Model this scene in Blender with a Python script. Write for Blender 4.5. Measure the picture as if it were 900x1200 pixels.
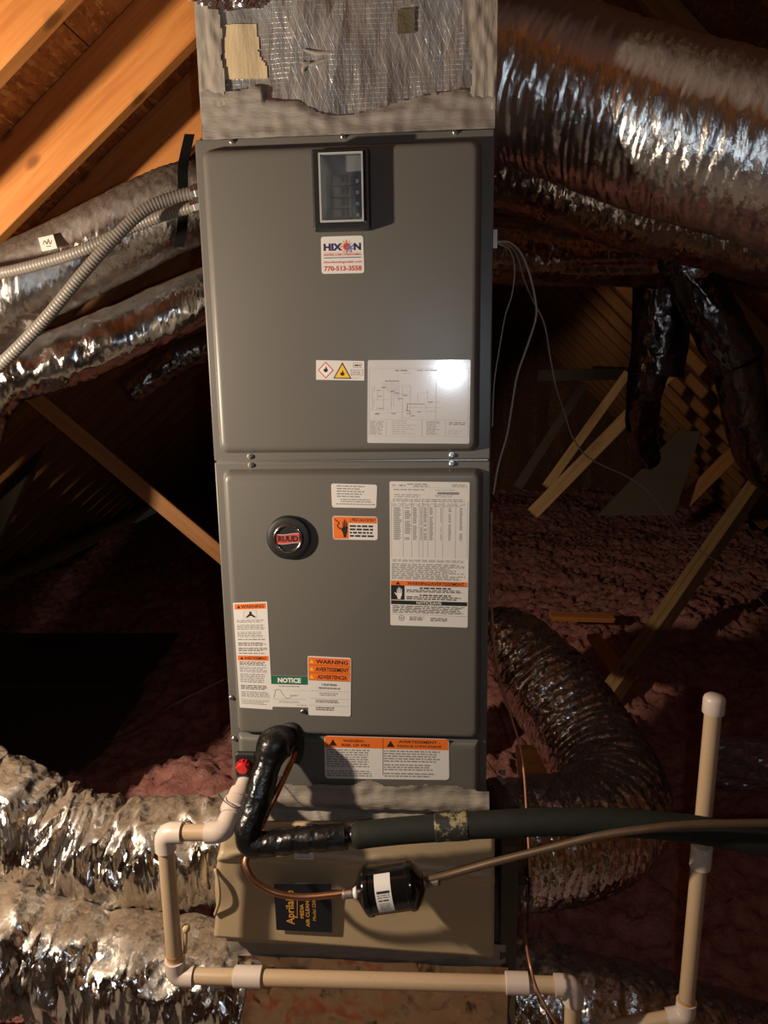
import bpy, math, random
from mathutils import Vector, Matrix, noise
random.seed(7)
PI = math.pi
scene = bpy.context.scene
C = scene.collection
for o in list(bpy.data.objects): bpy.data.objects.remove(o)

# ------------------------------------------------------------------ camera, world, light
YAW, PITCH, ROLL = -0.0753773, -0.1946636, -0.0158696
CAM = Vector((0.16624, -1.36444, 1.16971)); FPX = 843.2
FW = Vector((math.sin(YAW)*math.cos(PITCH), math.cos(YAW)*math.cos(PITCH), math.sin(PITCH)))
_r = Vector((math.cos(YAW), -math.sin(YAW), 0)); _u = _r.cross(FW)
RT = math.cos(ROLL)*_r + math.sin(ROLL)*_u
UP = -math.sin(ROLL)*_r + math.cos(ROLL)*_u
cd = bpy.data.cameras.new('camera'); cam = bpy.data.objects.new('camera', cd); C.objects.link(cam)
cd.sensor_fit = 'VERTICAL'; cd.sensor_height = 36.0; cd.lens = FPX/1200*36.0
cd.clip_start = 0.02; cd.clip_end = 60
M4 = Matrix((RT, UP, -FW)).transposed().to_4x4(); M4.translation = CAM
cam.matrix_world = M4
scene.camera = cam

w = bpy.data.worlds.new('attic_dark'); scene.world = w; w.use_nodes = True
w.node_tree.nodes['Background'].inputs[0].default_value = (1.0, 0.85, 0.72, 1)
w.node_tree.nodes['Background'].inputs[1].default_value = 0.008

def point_light(name, loc, power, color, size):
    l = bpy.data.lights.new(name, 'POINT'); l.energy = power; l.color = color; l.shadow_soft_size = size
    o = bpy.data.objects.new(name, l); C.objects.link(o); o.location = loc
    return o
# a clamp lamp with a reflector, hung under the left rafters and turned towards the unit
wl_ = bpy.data.lights.new('work_lamp', 'SPOT'); wl_.energy = 118; wl_.color = (1.0, 0.81, 0.62); wl_.shadow_soft_size = 0.03
wl_.spot_size = math.radians(152); wl_.spot_blend = .25
wlo = bpy.data.objects.new('work_lamp', wl_); C.objects.link(wlo); wlo.location = (-1.15, -0.65, 1.09)
wlo.rotation_euler = Vector((.80, .58, -.10)).to_track_quat('-Z', 'Y').to_euler()
point_light('phone_flash', CAM - FW*0.01 + RT*0.045 - UP*0.012, 7.0, (0.74, 0.87, 1.0), 0.006)

vs = scene.view_settings
vs.view_transform = 'Standard'; vs.look = 'None'; vs.gamma = 1; vs.use_curve_mapping = False
vs.exposure = 0.0

# pixel of the 900x1200 photograph -> point of the place at depth Y / height Z / on a plane
def ray(px, py): return FW + RT*((px-450)/FPX) - UP*((py-600)/FPX)
def at(px, py, Y):
    d = ray(px, py); return CAM + d*((Y-CAM.y)/d.y)
def atz(px, py, Z):
    d = ray(px, py); return CAM + d*((Z-CAM.z)/d.z)
def V(*a): return Vector(a)

# ------------------------------------------------------------------ materials
MATS = {}
def mat(name, col=(.5,.5,.5), rough=.5, metal=0.0, spec=.5):
    m = bpy.data.materials.new(name); m.use_nodes = True
    b = m.node_tree.nodes['Principled BSDF']
    b.inputs['Base Color'].default_value = (*col, 1); b.inputs['Roughness'].default_value = rough
    b.inputs['Metallic'].default_value = metal; b.inputs['Specular IOR Level'].default_value = spec
    MATS[name] = m
    return m, m.node_tree, b
def nd(nt, t, **kw):
    n = nt.nodes.new('ShaderNode'+t)
    for k, v in kw.items():
        if k.startswith('_'): setattr(n, k[1:], v)
        else: n.inputs[k.replace('__', ' ')].default_value = v
    return n
def coords(nt, scale=(1,1,1), rot=(0,0,0), out='Object'):
    tc = nd(nt, 'TexCoord'); mp = nd(nt, 'Mapping')
    mp.inputs['Scale'].default_value = scale; mp.inputs['Rotation'].default_value = rot
    nt.links.new(tc.outputs[out], mp.inputs['Vector'])
    return mp.outputs['Vector']
def noise_n(nt, vec, scale, detail=4, rough=.55, dist=0):
    n = nd(nt, 'TexNoise'); n.inputs['Scale'].default_value = scale; n.inputs['Detail'].default_value = detail
    n.inputs['Roughness'].default_value = rough; n.inputs['Distortion'].default_value = dist
    nt.links.new(vec, n.inputs['Vector']); return n.outputs['Fac']
def ramp(nt, fac, stops):
    r = nd(nt, 'ValToRGB'); els = r.color_ramp.elements
    while len(els) < len(stops): els.new(.5)
    for e, (p, c) in zip(els, stops):
        e.position = p; e.color = (*c, 1) if len(c) == 3 else c
    nt.links.new(fac, r.inputs['Fac']); return r.outputs['Color']
def mixc(nt, fac, a, b, mode='MIX'):
    m = nd(nt, 'Mix', _data_type='RGBA', _blend_type=mode)
    for i, v in ((0, fac), (6, a), (7, b)):
        if hasattr(v, 'is_linked'): nt.links.new(v, m.inputs[i])
        elif i == 0: m.inputs[0].default_value = v
        else: m.inputs[i].default_value = (*v, 1)
    return m.outputs[2]
def math_n(nt, op, a, b=None):
    m = nd(nt, 'Math', _operation=op)
    for i, v in ((0, a), (1, b)):
        if v is None: continue
        if hasattr(v, 'is_linked'): nt.links.new(v, m.inputs[i])
        else: m.inputs[i].default_value = v
    return m.outputs[0]
def bump(nt, b, h, strength=.3, dist=.002, prev=None):
    n = nd(nt, 'Bump'); n.inputs['Strength'].default_value = strength; n.inputs['Distance'].default_value = dist
    nt.links.new(h, n.inputs['Height'])
    if prev: nt.links.new(prev, n.inputs['Normal'])
    nt.links.new(n.outputs['Normal'], b.inputs['Normal']); return n.outputs['Normal']
L = lambda nt, a, b: nt.links.new(a, b)

def wood_mat(name, c0, c1, c2):
    m, nt, b = mat(name, rough=.62, spec=.3)
    v = coords(nt, (1.2, 22, 22)); f = noise_n(nt, v, 2.2, 5, .6, .6)
    v2 = coords(nt, (1.0, 6, 6)); g = noise_n(nt, v2, 1.2, 3)
    c = ramp(nt, f, [(.25, c0), (.5, c1), (.75, c2)])
    c = mixc(nt, math_n(nt, 'MULTIPLY', g, .45), c, c0)
    vo = nd(nt, 'TexVoronoi'); vo.inputs['Scale'].default_value = 1.0
    L(nt, coords(nt, (6, 12, 12)), vo.inputs['Vector'])
    k = ramp(nt, vo.outputs['Distance'], [(.10, (1,1,1)), (.19, (0,0,0))])
    c = mixc(nt, math_n(nt, 'MULTIPLY', k, .7), c, tuple(x*.3 for x in c0))
    L(nt, c, b.inputs['Base Color']); bump(nt, b, f, .25, .002)
    return m
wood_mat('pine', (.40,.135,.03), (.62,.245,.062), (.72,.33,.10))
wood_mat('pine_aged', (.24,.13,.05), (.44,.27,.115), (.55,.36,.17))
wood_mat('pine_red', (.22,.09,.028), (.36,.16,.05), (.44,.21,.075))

def osb(name, k_):
    m, nt, b = mat(name, rough=.6, spec=.35)
    cols = []
    for i, (rz, sx, sy) in enumerate(((.3, 13, 75), (1.2, 15, 70), (-.7, 12, 80))):
        vo = nd(nt, 'TexVoronoi'); vo.inputs['Scale'].default_value = 1.0; vo.inputs['Randomness'].default_value = 1
        mp = coords(nt, (sx, sy, 1), (0, 0, rz))
        L(nt, mp, vo.inputs['Vector']); cols.append((vo.outputs['Color'], vo.outputs['Distance']))
    tc = coords(nt, (1,1,1)); pick = noise_n(nt, tc, 24, 2); pick2 = noise_n(nt, tc, 37, 2)
    a = mixc(nt, ramp(nt, pick, [(.47,(0,0,0)),(.53,(1,1,1))]), cols[0][0], cols[1][0])
    a = mixc(nt, ramp(nt, pick2, [(.5,(0,0,0)),(.56,(1,1,1))]), a, cols[2][0])
    sep = nd(nt, 'SeparateColor'); L(nt, a, sep.inputs[0])
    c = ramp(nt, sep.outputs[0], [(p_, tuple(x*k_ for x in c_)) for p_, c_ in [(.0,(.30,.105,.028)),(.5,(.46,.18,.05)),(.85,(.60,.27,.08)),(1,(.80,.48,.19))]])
    gr = noise_n(nt, coords(nt, (60, 8, 8), (0,0,.4)), 3, 4)
    c = mixc(nt, math_n(nt,'MULTIPLY',gr,.5), c, tuple(x*k_ for x in (.26,.09,.025)))
    L(nt, c, b.inputs['Base Color']); bump(nt, b, sep.outputs[0], .5, .002)
osb('osb', 1.0); osb('osb_dimmed', .42)  # second one: same sheathing, shade put into its colour to cut bounced light

def paint(name, col, rough, dirt=.15, spec=.5):
    m, nt, b = mat(name, col, rough, 0, spec)
    v = coords(nt); f = noise_n(nt, v, 3.5, 6, .6)
    c = mixc(nt, math_n(nt, 'MULTIPLY', f, dirt), col, tuple(x*.55 for x in col))
    L(nt, c, b.inputs['Base Color'])
    g = noise_n(nt, v, 420, 2); bump(nt, b, g, .035, .0006)
    rr = nd(nt, 'MapRange'); L(nt, f, rr.inputs[0]); rr.inputs[3].default_value = rough-.06; rr.inputs[4].default_value = rough+.1
    L(nt, rr.outputs[0], b.inputs['Roughness'])
    return m
paint('grey_paint', (.135,.128,.113), .36)
paint('tan_paint', (.47,.355,.21), .42, .25)
paint('black_plastic', (.012,.012,.012), .45, .1)
paint('rubber', (.015,.014,.013), .6, .3)
paint('breaker_black', (.02,.02,.021), .5, .1)
paint('breaker_grey', (.16,.165,.17), .5, .1)
paint('dark_void', (.008,.008,.008), .8, .1)
paint('paper', (.70,.68,.65), .45, .06)
paint('paper_aged', (.72,.68,.60), .5, .1)
paint('glossy_paper', (.62,.62,.64), .13, .04, .8)
for n, c in dict(ink_black=(.015,.015,.015), ink_grey=(.23,.225,.22), ink_pale=(.42,.42,.42), ink_orange=(.80,.17,.02), ink_yellow=(.85,.52,.03), ink_red=(.55,.05,.035),
                 ink_navy=(.015,.018,.09), ink_green=(.015,.13,.07), ink_white=(.78,.76,.72), ink_blue=(.08,.22,.6), ink_amber=(.75,.36,.05), label_navy=(.006,.006,.014)).items():
    paint(n, c, .5, .05)
mat('chrome', (.75,.75,.76), .16, 1.0)
mat('zinc', (.62,.60,.57), .32, 1.0)
mat('red_cap', (.62,.02,.02), .28)

def mastic(name, col, streak):
    m, nt, b = mat(name, col, .62, 0, .45)
    f = noise_n(nt, coords(nt, streak), 14, 6, .65, .4); g = noise_n(nt, coords(nt), 6, 4); h = noise_n(nt, coords(nt), 260, 3)
    c = mixc(nt, f, tuple(x*.72 for x in col), tuple(min(1, x*1.25) for x in col))
    c = mixc(nt, math_n(nt,'MULTIPLY',g,.35), c, tuple(x*.6 for x in col))
    L(nt, c, b.inputs['Base Color'])
    p = bump(nt, b, f, .6, .004); bump(nt, b, h, .25, .001, p)
mastic('mastic', (.30,.27,.235), (1, 1, 5))
mastic('mastic_tall', (.37,.33,.28), (6, 1, 1))
mastic('tape_film', (.66,.53,.33), (3, 1, .5))
mastic('mastic_dust', (.31,.27,.22), (2, 2, 12))
mastic('olive_scrap', (.11,.095,.055), (6, 1, 6))

def foil(name, col, rough, top, patch, dustcol, cells, tilt, stretch=.4, lo=.22, hi=.62):
    """crumpled foil: small facets tilted at random, dust settled on what faces up"""
    m, nt, b = mat(name, col, rough, 1.0)
    v = coords(nt, (1, 1, stretch))
    nn = nd(nt, 'TexNoise'); nn.inputs['Scale'].default_value = cells*.5; nn.inputs['Detail'].default_value = 2; L(nt, v, nn.inputs['Vector'])
    sc = nd(nt, 'VectorMath', _operation='SCALE'); sc.inputs['Scale'].default_value = 1.2/cells; L(nt, nn.outputs['Color'], sc.inputs[0])
    comb = nd(nt, 'VectorMath', _operation='ADD'); L(nt, v, comb.inputs[0]); L(nt, sc.outputs[0], comb.inputs[1])
    ge = nd(nt, 'NewGeometry'); cur = ge.outputs['Normal']
    for k, (c_, t_) in enumerate(((cells, tilt), (cells*2.7, tilt*.6))):
        vo = nd(nt, 'TexVoronoi', _feature='F1'); vo.inputs['Scale'].default_value = c_; L(nt, comb.outputs[0], vo.inputs['Vector'])
        sb = nd(nt, 'VectorMath', _operation='SUBTRACT'); L(nt, vo.outputs['Color'], sb.inputs[0]); sb.inputs[1].default_value = (.5,.5,.5)
        ss = nd(nt, 'VectorMath', _operation='SCALE'); L(nt, sb.outputs[0], ss.inputs[0]); ss.inputs['Scale'].default_value = t_
        ad = nd(nt, 'VectorMath', _operation='ADD'); L(nt, cur, ad.inputs[0]); L(nt, ss.outputs[0], ad.inputs[1]); cur = ad.outputs[0]
    nm = nd(nt, 'VectorMath', _operation='NORMALIZE'); L(nt, cur, nm.inputs[0])
    n2 = noise_n(nt, coords(nt), cells*3, 4, .6)
    bp_ = nd(nt, 'Bump'); bp_.inputs['Strength'].default_value = .25; bp_.inputs['Distance'].default_value = .002; L(nt, n2, bp_.inputs['Height']); L(nt, nm.outputs[0], bp_.inputs['Normal'])
    L(nt, bp_.outputs[0], b.inputs['Normal'])
    sx = nd(nt, 'SeparateXYZ'); L(nt, ge.outputs['Normal'], sx.inputs[0])
    up = nd(nt, 'MapRange'); L(nt, sx.outputs[2], up.inputs[0]); up.inputs[1].default_value = lo; up.inputs[2].default_value = hi
    pn = ramp(nt, noise_n(nt, coords(nt), 11, 5, .65), [(.45, (0,0,0)), (.7, (1,1,1))])
    d = math_n(nt, 'ADD', math_n(nt, 'MULTIPLY', up.outputs[0], top), math_n(nt, 'MULTIPLY', pn, patch))
    dm = nd(nt, 'Clamp'); L(nt, d, dm.inputs[0]); dm.inputs[2].default_value = .97
    L(nt, mixc(nt, dm.outputs[0], col, dustcol), b.inputs['Base Color'])
    L(nt, math_n(nt, 'SUBTRACT', 1.0, dm.outputs[0]), b.inputs['Metallic'])
    rr = nd(nt, 'MapRange'); L(nt, dm.outputs[0], rr.inputs[0]); rr.inputs[3].default_value = rough; rr.inputs[4].default_value = .75
    L(nt, rr.outputs[0], b.inputs['Roughness'])
foil('foil_bright', (.74,.70,.64), .14, .92, .05, (.17,.115,.065), 70, .55, .16, .62, .92)
foil('foil_dusty', (.56,.53,.49), .2, .92, .12, (.105,.075,.052), 150, .22, .25, .05, .50)
foil('foil_smooth', (.80,.78,.75), .23, .95, .02, (.125,.085,.053), 130, .18, .22, .12, .5)
foil('foil_mirror', (.48,.45,.42), .12, .35, .03, (.05,.033,.02), 80, .20, .25, .4, .9)
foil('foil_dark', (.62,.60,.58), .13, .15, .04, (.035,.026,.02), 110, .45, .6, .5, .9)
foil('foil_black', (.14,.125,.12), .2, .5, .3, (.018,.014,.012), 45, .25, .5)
foil('foil_copper', (.28,.17,.11), .2, .6, .3, (.03,.017,.010), 90, .3, .3)
foil('foil_kraft', (.46,.31,.19), .24, .3, .25, (.12,.075,.04), 28, .28, .6)
foil('foil_crumple', (.70,.76,.84), .2, .1, .1, (.4,.36,.3), 70, .4, 1)

def fsk():
    m, nt, b = mat('scrim_foil', (.46,.47,.48), .30, .62)
    v = coords(nt)
    hs = []
    for (rot, sc) in (((0,0,0), 1), ((0, .42, 0), .9), ((0, -.42, 0), .9)):
        wv = nd(nt, 'TexWave', _bands_direction='X'); wv.inputs['Scale'].default_value = 26*sc; wv.inputs['Distortion'].default_value = .6; wv.inputs['Detail'].default_value = 1
        L(nt, coords(nt, (1,1,1), rot), wv.inputs['Vector']); hs.append(ramp(nt, wv.outputs['Fac'], [(.965,(0,0,0)),(.998,(1,1,1))]))
    wz = nd(nt, 'TexWave', _bands_direction='Z'); wz.inputs['Scale'].default_value = 40; wz.inputs['Distortion'].default_value = .4
    L(nt, v, wz.inputs['Vector']); hs.append(ramp(nt, wz.outputs['Fac'], [(.95,(0,0,0)),(.995,(1,1,1))]))
    pk = noise_n(nt, v, 9, 2)
    dia = mixc(nt, 1.0, hs[1], hs[2], 'LIGHTEN'); rec = mixc(nt, 1.0, hs[0], hs[3], 'LIGHTEN')
    lines = mixc(nt, ramp(nt, pk, [(.46,(0,0,0)),(.54,(1,1,1))]), rec, dia)
    n2 = noise_n(nt, coords(nt, (3,1,1)), 9, 4)
    ge = nd(nt, 'NewGeometry'); vo = nd(nt, 'TexVoronoi'); vo.inputs['Scale'].default_value = 34; vo.inputs['Randomness'].default_value = 1
    L(nt, coords(nt, (1, 1, .35)), vo.inputs['Vector'])
    sb = nd(nt, 'VectorMath', _operation='SUBTRACT'); L(nt, vo.outputs['Color'], sb.inputs[0]); sb.inputs[1].default_value = (.5,.5,.5)
    ss = nd(nt, 'VectorMath', _operation='SCALE'); L(nt, sb.outputs[0], ss.inputs[0]); ss.inputs['Scale'].default_value = .30
    ad = nd(nt, 'VectorMath', _operation='ADD'); L(nt, ge.outputs['Normal'], ad.inputs[0]); L(nt, ss.outputs[0], ad.inputs[1])
    nm = nd(nt, 'VectorMath', _operation='NORMALIZE'); L(nt, ad.outputs[0], nm.inputs[0])
    p = bump(nt, b, n2, .8, .014, nm.outputs[0]); bump(nt, b, lines, .35, .0015, p)
    c = mixc(nt, math_n(nt,'MULTIPLY', lines, .5), (.46,.47,.48), (.85,.80,.70))
    L(nt, c, b.inputs['Base Color'])
fsk()

def pvc(name, col, dirt):
    m, nt, b = mat(name, col, .36, 0, .5)
    f = noise_n(nt, coords(nt), 28, 6, .7); g = noise_n(nt, coords(nt), 5, 4)
    c = mixc(nt, math_n(nt, 'MULTIPLY', g, .6), col, tuple(a*b_ for a, b_ in zip(col, (.82,.72,.60))))
    c = mixc(nt, math_n(nt, 'MULTIPLY', ramp(nt, f, [(.60,(0,0,0)),(.74,(1,1,1))]), dirt), c, (.16,.10,.06))
    L(nt, c, b.inputs['Base Color'])
pvc('pvc_pipe', (.53,.39,.25), .65); pvc('pvc_fitting', (.66,.57,.50), .12)
mat('primer', (.50,.24,.06), .5)

def blacktape():
    m, nt, b = mat('black_tape', (.007,.007,.007), .2, 0, .5)
    f = noise_n(nt, coords(nt), 60, 4); bump(nt, b, f, .5, .004)
    rr = nd(nt, 'MapRange'); L(nt, noise_n(nt, coords(nt), 22, 3), rr.inputs[0]); rr.inputs[3].default_value = .08; rr.inputs[4].default_value = .5
    L(nt, rr.outputs[0], b.inputs['Roughness'])
blacktape()
m, nt, b = mat('foam_black', (.022,.024,.021), .75, 0, .3)
f = noise_n(nt, coords(nt), 40, 5); L(nt, mixc(nt, f, (.008,.009,.007), (.022,.024,.018)), b.inputs['Base Color']); bump(nt, b, noise_n(nt, coords(nt), 300, 2), .3, .001)
m, nt, b = mat('joint_glue', (.3,.24,.12), .6)
f = noise_n(nt, coords(nt), 55, 5, .7); L(nt, ramp(nt, f, [(.50,(.02,.021,.018)),(.58,(.30,.25,.13))]), b.inputs['Base Color']); bump(nt, b, f, .6, .003)
m, nt, b = mat('copper', (.42,.19,.09), .36, .9)
f = noise_n(nt, coords(nt), 30, 5); L(nt, mixc(nt, f, (.50,.24,.12), (.20,.09,.05)), b.inputs['Base Color'])
m, nt, b = mat('copper_brown', (.20,.12,.07), .5, .35)
f = noise_n(nt, coords(nt), 30, 5); L(nt, mixc(nt, f, (.15,.095,.055), (.075,.046,.026)), b.inputs['Base Color'])
m, nt, b = mat('brazing', (.30,.26,.23), .5, .6)
f = noise_n(nt, coords(nt), 120, 4); L(nt, mixc(nt, f, (.45,.4,.36), (.10,.06,.05)), b.inputs['Base Color']); bump(nt, b, f, .5, .002)
mat('gloss_black', (.006,.006,.006), .13, 0, .6)
m, nt, b = mat('conduit_grey', (.33,.30,.26), .45)
f = noise_n(nt, coords(nt), 18, 5); L(nt, mixc(nt, f, (.20,.18,.15), (.12,.105,.09)), b.inputs['Base Color'])
mat('wire_pale', (.42,.37,.32), .5); mat('wire_dark', (.012,.01,.009), .6); mat('wire_copper', (.50,.24,.14), .42, .4)
mat('nylon_black', (.003,.003,.003), .8, 0, .15); mat('twine', (.62,.46,.24), .8)
m, nt, b = mat('pink_fibre', (.5,.2,.18), .95, 0, .1)
v = coords(nt); f = noise_n(nt, v, 16, 8, .72); g = noise_n(nt, v, 2.2, 4)
c = ramp(nt, f, [(.3,(.36,.115,.095)),(.5,(.85,.36,.30)),(.68,(.93,.50,.43))])
c = mixc(nt, math_n(nt,'MULTIPLY',g,.5), c, (.42,.19,.14)); L(nt, c, b.inputs['Base Color'])
bump(nt, b, noise_n(nt, v, 70, 8, .75), 1.0, .02)
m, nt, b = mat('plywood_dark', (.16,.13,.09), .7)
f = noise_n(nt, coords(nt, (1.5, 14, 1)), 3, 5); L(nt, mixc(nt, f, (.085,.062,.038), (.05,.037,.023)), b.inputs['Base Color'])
m, nt, b = mat('gypsum', (.3,.27,.24), .9)
m, nt, b = mat('clear_film', (.62,.68,.74), .12)
tr = nd(nt, 'BsdfTransparent'); tr.inputs[0].default_value = (.93,.95,.97,1)
mx = nd(nt, 'MixShader'); mx.inputs[0].default_value = .075; L(nt, tr.outputs[0], mx.inputs[1]); L(nt, b.outputs[0], mx.inputs[2])
bump(nt, b, noise_n(nt, coords(nt, (1,1,.5)), 26, 2), .5, .006)
L(nt, mx.outputs[0], nt.nodes['Material Output'].inputs[0])

# ------------------------------------------------------------------ mesh helpers
class MB:
    def __init__(s): s.v = []; s.f = []
    def add(s, vs_, fs_):
        n = len(s.v); s.v += [tuple(p) for p in vs_]; s.f += [tuple(i+n for i in f) for f in fs_]; return s
    def box(s, a, b, ch=0):
        x0,y0,z0 = a; x1,y1,z1 = b
        P = [(x0,y0,z0),(x1,y0,z0),(x1,y1,z0),(x0,y1,z0),(x0,y0,z1),(x1,y0,z1),(x1,y1,z1),(x0,y1,z1)]
        return s.add(P, [(0,3,2,1),(4,5,6,7),(0,1,5,4),(1,2,6,5),(2,3,7,6),(3,0,4,7)])
    def mesh(s, name, m=None, smooth=False):
        me = bpy.data.meshes.new(name); me.from_pydata(s.v, [], s.f); me.update()
        if m: me.materials.append(MATS[m])
        if smooth: me.polygons.foreach_set('use_smooth', [True]*len(me.polygons))
        return me
def link(name, me, parent=None, loc=None):
    o = bpy.data.objects.new(name, me); C.objects.link(o)
    if parent:
        o.parent = parent
        if loc is None: o.location = -wl(parent)
        else: o.location = Vector(loc) - wl(parent)
    elif loc is not None: o.location = loc
    return o
def wl(o):
    v = Vector(o.location); p = o.parent
    while p: v += Vector(p.location); p = p.parent
    return v
def tag(o, label, cat, group=None, kind=None):
    if label: o['label'] = label
    if cat: o['category'] = cat
    if group: o['group'] = group
    if kind: o['kind'] = kind
    return o
def thing(name, label, cat, loc, group=None):
    o = bpy.data.objects.new(name, None); C.objects.link(o); o.location = loc; o.empty_display_size = .05
    return tag(o, label, cat, group)
def part(name, mb, m, parent, smooth=False, loc=None, label=None):
    o = link(name, mb.mesh(name, m, smooth) if isinstance(mb, MB) else mb, parent, loc)
    if label: o['label'] = label
    return o
def bevel(o, wdt=.002, seg=2, ang=.6):
    md = o.modifiers.new('bevel', 'BEVEL'); md.width = wdt; md.segments = seg; md.limit_method = 'ANGLE'; md.angle_limit = ang
    return o
def catmull(pts, step):
    P = [Vector(p) for p in pts]
    if len(P) == 2: P = [P[0], P[0].lerp(P[1], .5), P[1]]
    Q = [2*P[0]-P[1]] + P + [2*P[-1]-P[-2]]; out = []
    for i in range(1, len(Q)-2):
        a, b_, c, d = Q[i-1:i+3]; n = max(2, int((c-b_).length/step*3))
        for k in range(n):
            t = k/n
            out.append(.5*((2*b_) + (c-a)*t + (2*a-5*b_+4*c-d)*t*t + (3*b_-a-3*c+d)*t**3))
    out.append(P[-1])
    # resample evenly
    ds = [0]
    for i in range(1, len(out)): ds.append(ds[-1]+(out[i]-out[i-1]).length)
    n = max(2, int(round(ds[-1]/step))); res = []; j = 0
    for k in range(n+1):
        s_ = ds[-1]*k/n
        while j < len(ds)-2 and ds[j+1] < s_: j += 1
        t = (s_-ds[j])/max(1e-9, ds[j+1]-ds[j]); res.append(out[j].lerp(out[j+1], t))
    return res, ds[-1]
def tube(mb, pts, r, seg=24, step=.01, disp=None, cap=True, smooth_path=True, squash=None):
    if smooth_path: path, ln = catmull(pts, step)
    else:
        path = [Vector(p) for p in pts]; ln = sum((path[i+1]-path[i]).length for i in range(len(path)-1))
    n = len(path); T = []
    for i in range(n): T.append((path[min(n-1,i+1)]-path[max(0,i-1)]).normalized())
    up = Vector((0,0,1)) if abs(T[0].z) < .9 else Vector((0,1,0))
    nx = T[0].cross(up).normalized(); s_ = 0; vs_ = []; 
    for i in range(n):
        if i: s_ += (path[i]-path[i-1]).length
        nx = (nx - T[i]*nx.dot(T[i])).normalized(); ny = T[i].cross(nx)
        rr = r(s_, ln) if callable(r) else r
        for k in range(seg):
            th = 2*PI*k/seg; d = nx*math.cos(th)+ny*math.sin(th)
            q = rr + (disp(s_, th) if disp else 0)
            p = path[i]+d*q
            if squash: p = squash(p, path[i])
            vs_.append(p)
    fs_ = []
    for i in range(n-1):
        for k in range(seg):
            k2 = (k+1) % seg; fs_.append((i*seg+k, i*seg+k2, (i+1)*seg+k2, (i+1)*seg+k))
    if cap: fs_.append(tuple(range(seg-1,-1,-1))); fs_.append(tuple((n-1)*seg+k for k in range(seg)))
    mb.add(vs_, fs_); return mb
def lathe(mb, prof, p0, axis, seg=24, hexa=None):
    ax = Vector(axis).normalized(); up = Vector((0,0,1)) if abs(ax.z) < .9 else Vector((1,0,0))
    nx = ax.cross(up).normalized(); ny = ax.cross(nx); vs_ = []; p0 = Vector(p0)
    for (s_, r_) in prof:
        for k in range(seg):
            th = 2*PI*k/seg; vs_.append(p0 + ax*s_ + (nx*math.cos(th)+ny*math.sin(th))*r_)
    fs_ = []
    for i in range(len(prof)-1):
        for k in range(seg):
            k2 = (k+1) % seg; fs_.append((i*seg+k2, i*seg+k, (i+1)*seg+k, (i+1)*seg+k2))
    fs_.append(tuple(range(seg))); fs_.append(tuple((len(prof)-1)*seg+k for k in range(seg-1,-1,-1)))
    mb.add(vs_, fs_); return mb
def crinkle(seed, octs, shear=0.0, ring=0.0, pitch=.05, low=.004):
    """folds round a flexible duct: octs = [(folds per metre along it, detail round it, height)]"""
    def d(s_, th):
        a, b_ = math.cos(th), math.sin(th); v_ = low*noise.noise((s_*4, a*.9+seed, b_*.9))*2
        for k, (fa, fr_, am) in enumerate(octs):
            q = s_+shear*math.sin(th+seed)+.012*noise.noise((s_*6, a*1.5+seed, b_*1.5+k))
            m_ = .55+.9*noise.noise((s_*3+k*7, a*.8, b_*.8+seed*2))
            v_ += am*max(.1, m_)*(1-2.4*abs(noise.noise((q*fa, a*fr_+seed*3.1, b_*fr_+k*5.3))))
        if ring: v_ -= ring*(1-abs(math.sin(PI*s_/pitch)))**2
        return v_
    return d
def shade_auto(o, ang=35):
    me = o.data
    me.polygons.foreach_set('use_smooth', [True]*len(me.polygons)); me.set_sharp_from_angle(angle=math.radians(ang)); return o

def rrect(x0, x1, z0, z1, r, n=5):
    pts = []
    for (cx, cz, a0) in ((x1-r, z1-r, 0), (x0+r, z1-r, PI/2), (x0+r, z0+r, PI), (x1-r, z0+r, 1.5*PI)):
        for k in range(n+1):
            a = a0 + PI/2*k/n; pts.append((cx+r*math.cos(a), cz+r*math.sin(a)))
    return pts
def raised_panel(mb, x0, x1, z0, z1, prof, r, n=6, faces_back=False):
    loops = []
    for (ins, y) in prof:
        loops.append([(x, y, z) for x, z in rrect(x0+ins, x1-ins, z0+ins, z1-ins, max(.003, r-ins*.4), n)])
    vs_ = [p for l in loops for p in l]; m_ = len(loops[0]); fs_ = []
    for i in range(len(loops)-1):
        for k in range(m_):
            k2 = (k+1) % m_; fs_.append((i*m_+k, (i+1)*m_+k, (i+1)*m_+k2, i*m_+k2))
    fs_.append(tuple((len(loops)-1)*m_+k for k in range(m_-1,-1,-1)))
    mb.add(vs_, fs_); return mb

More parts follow.
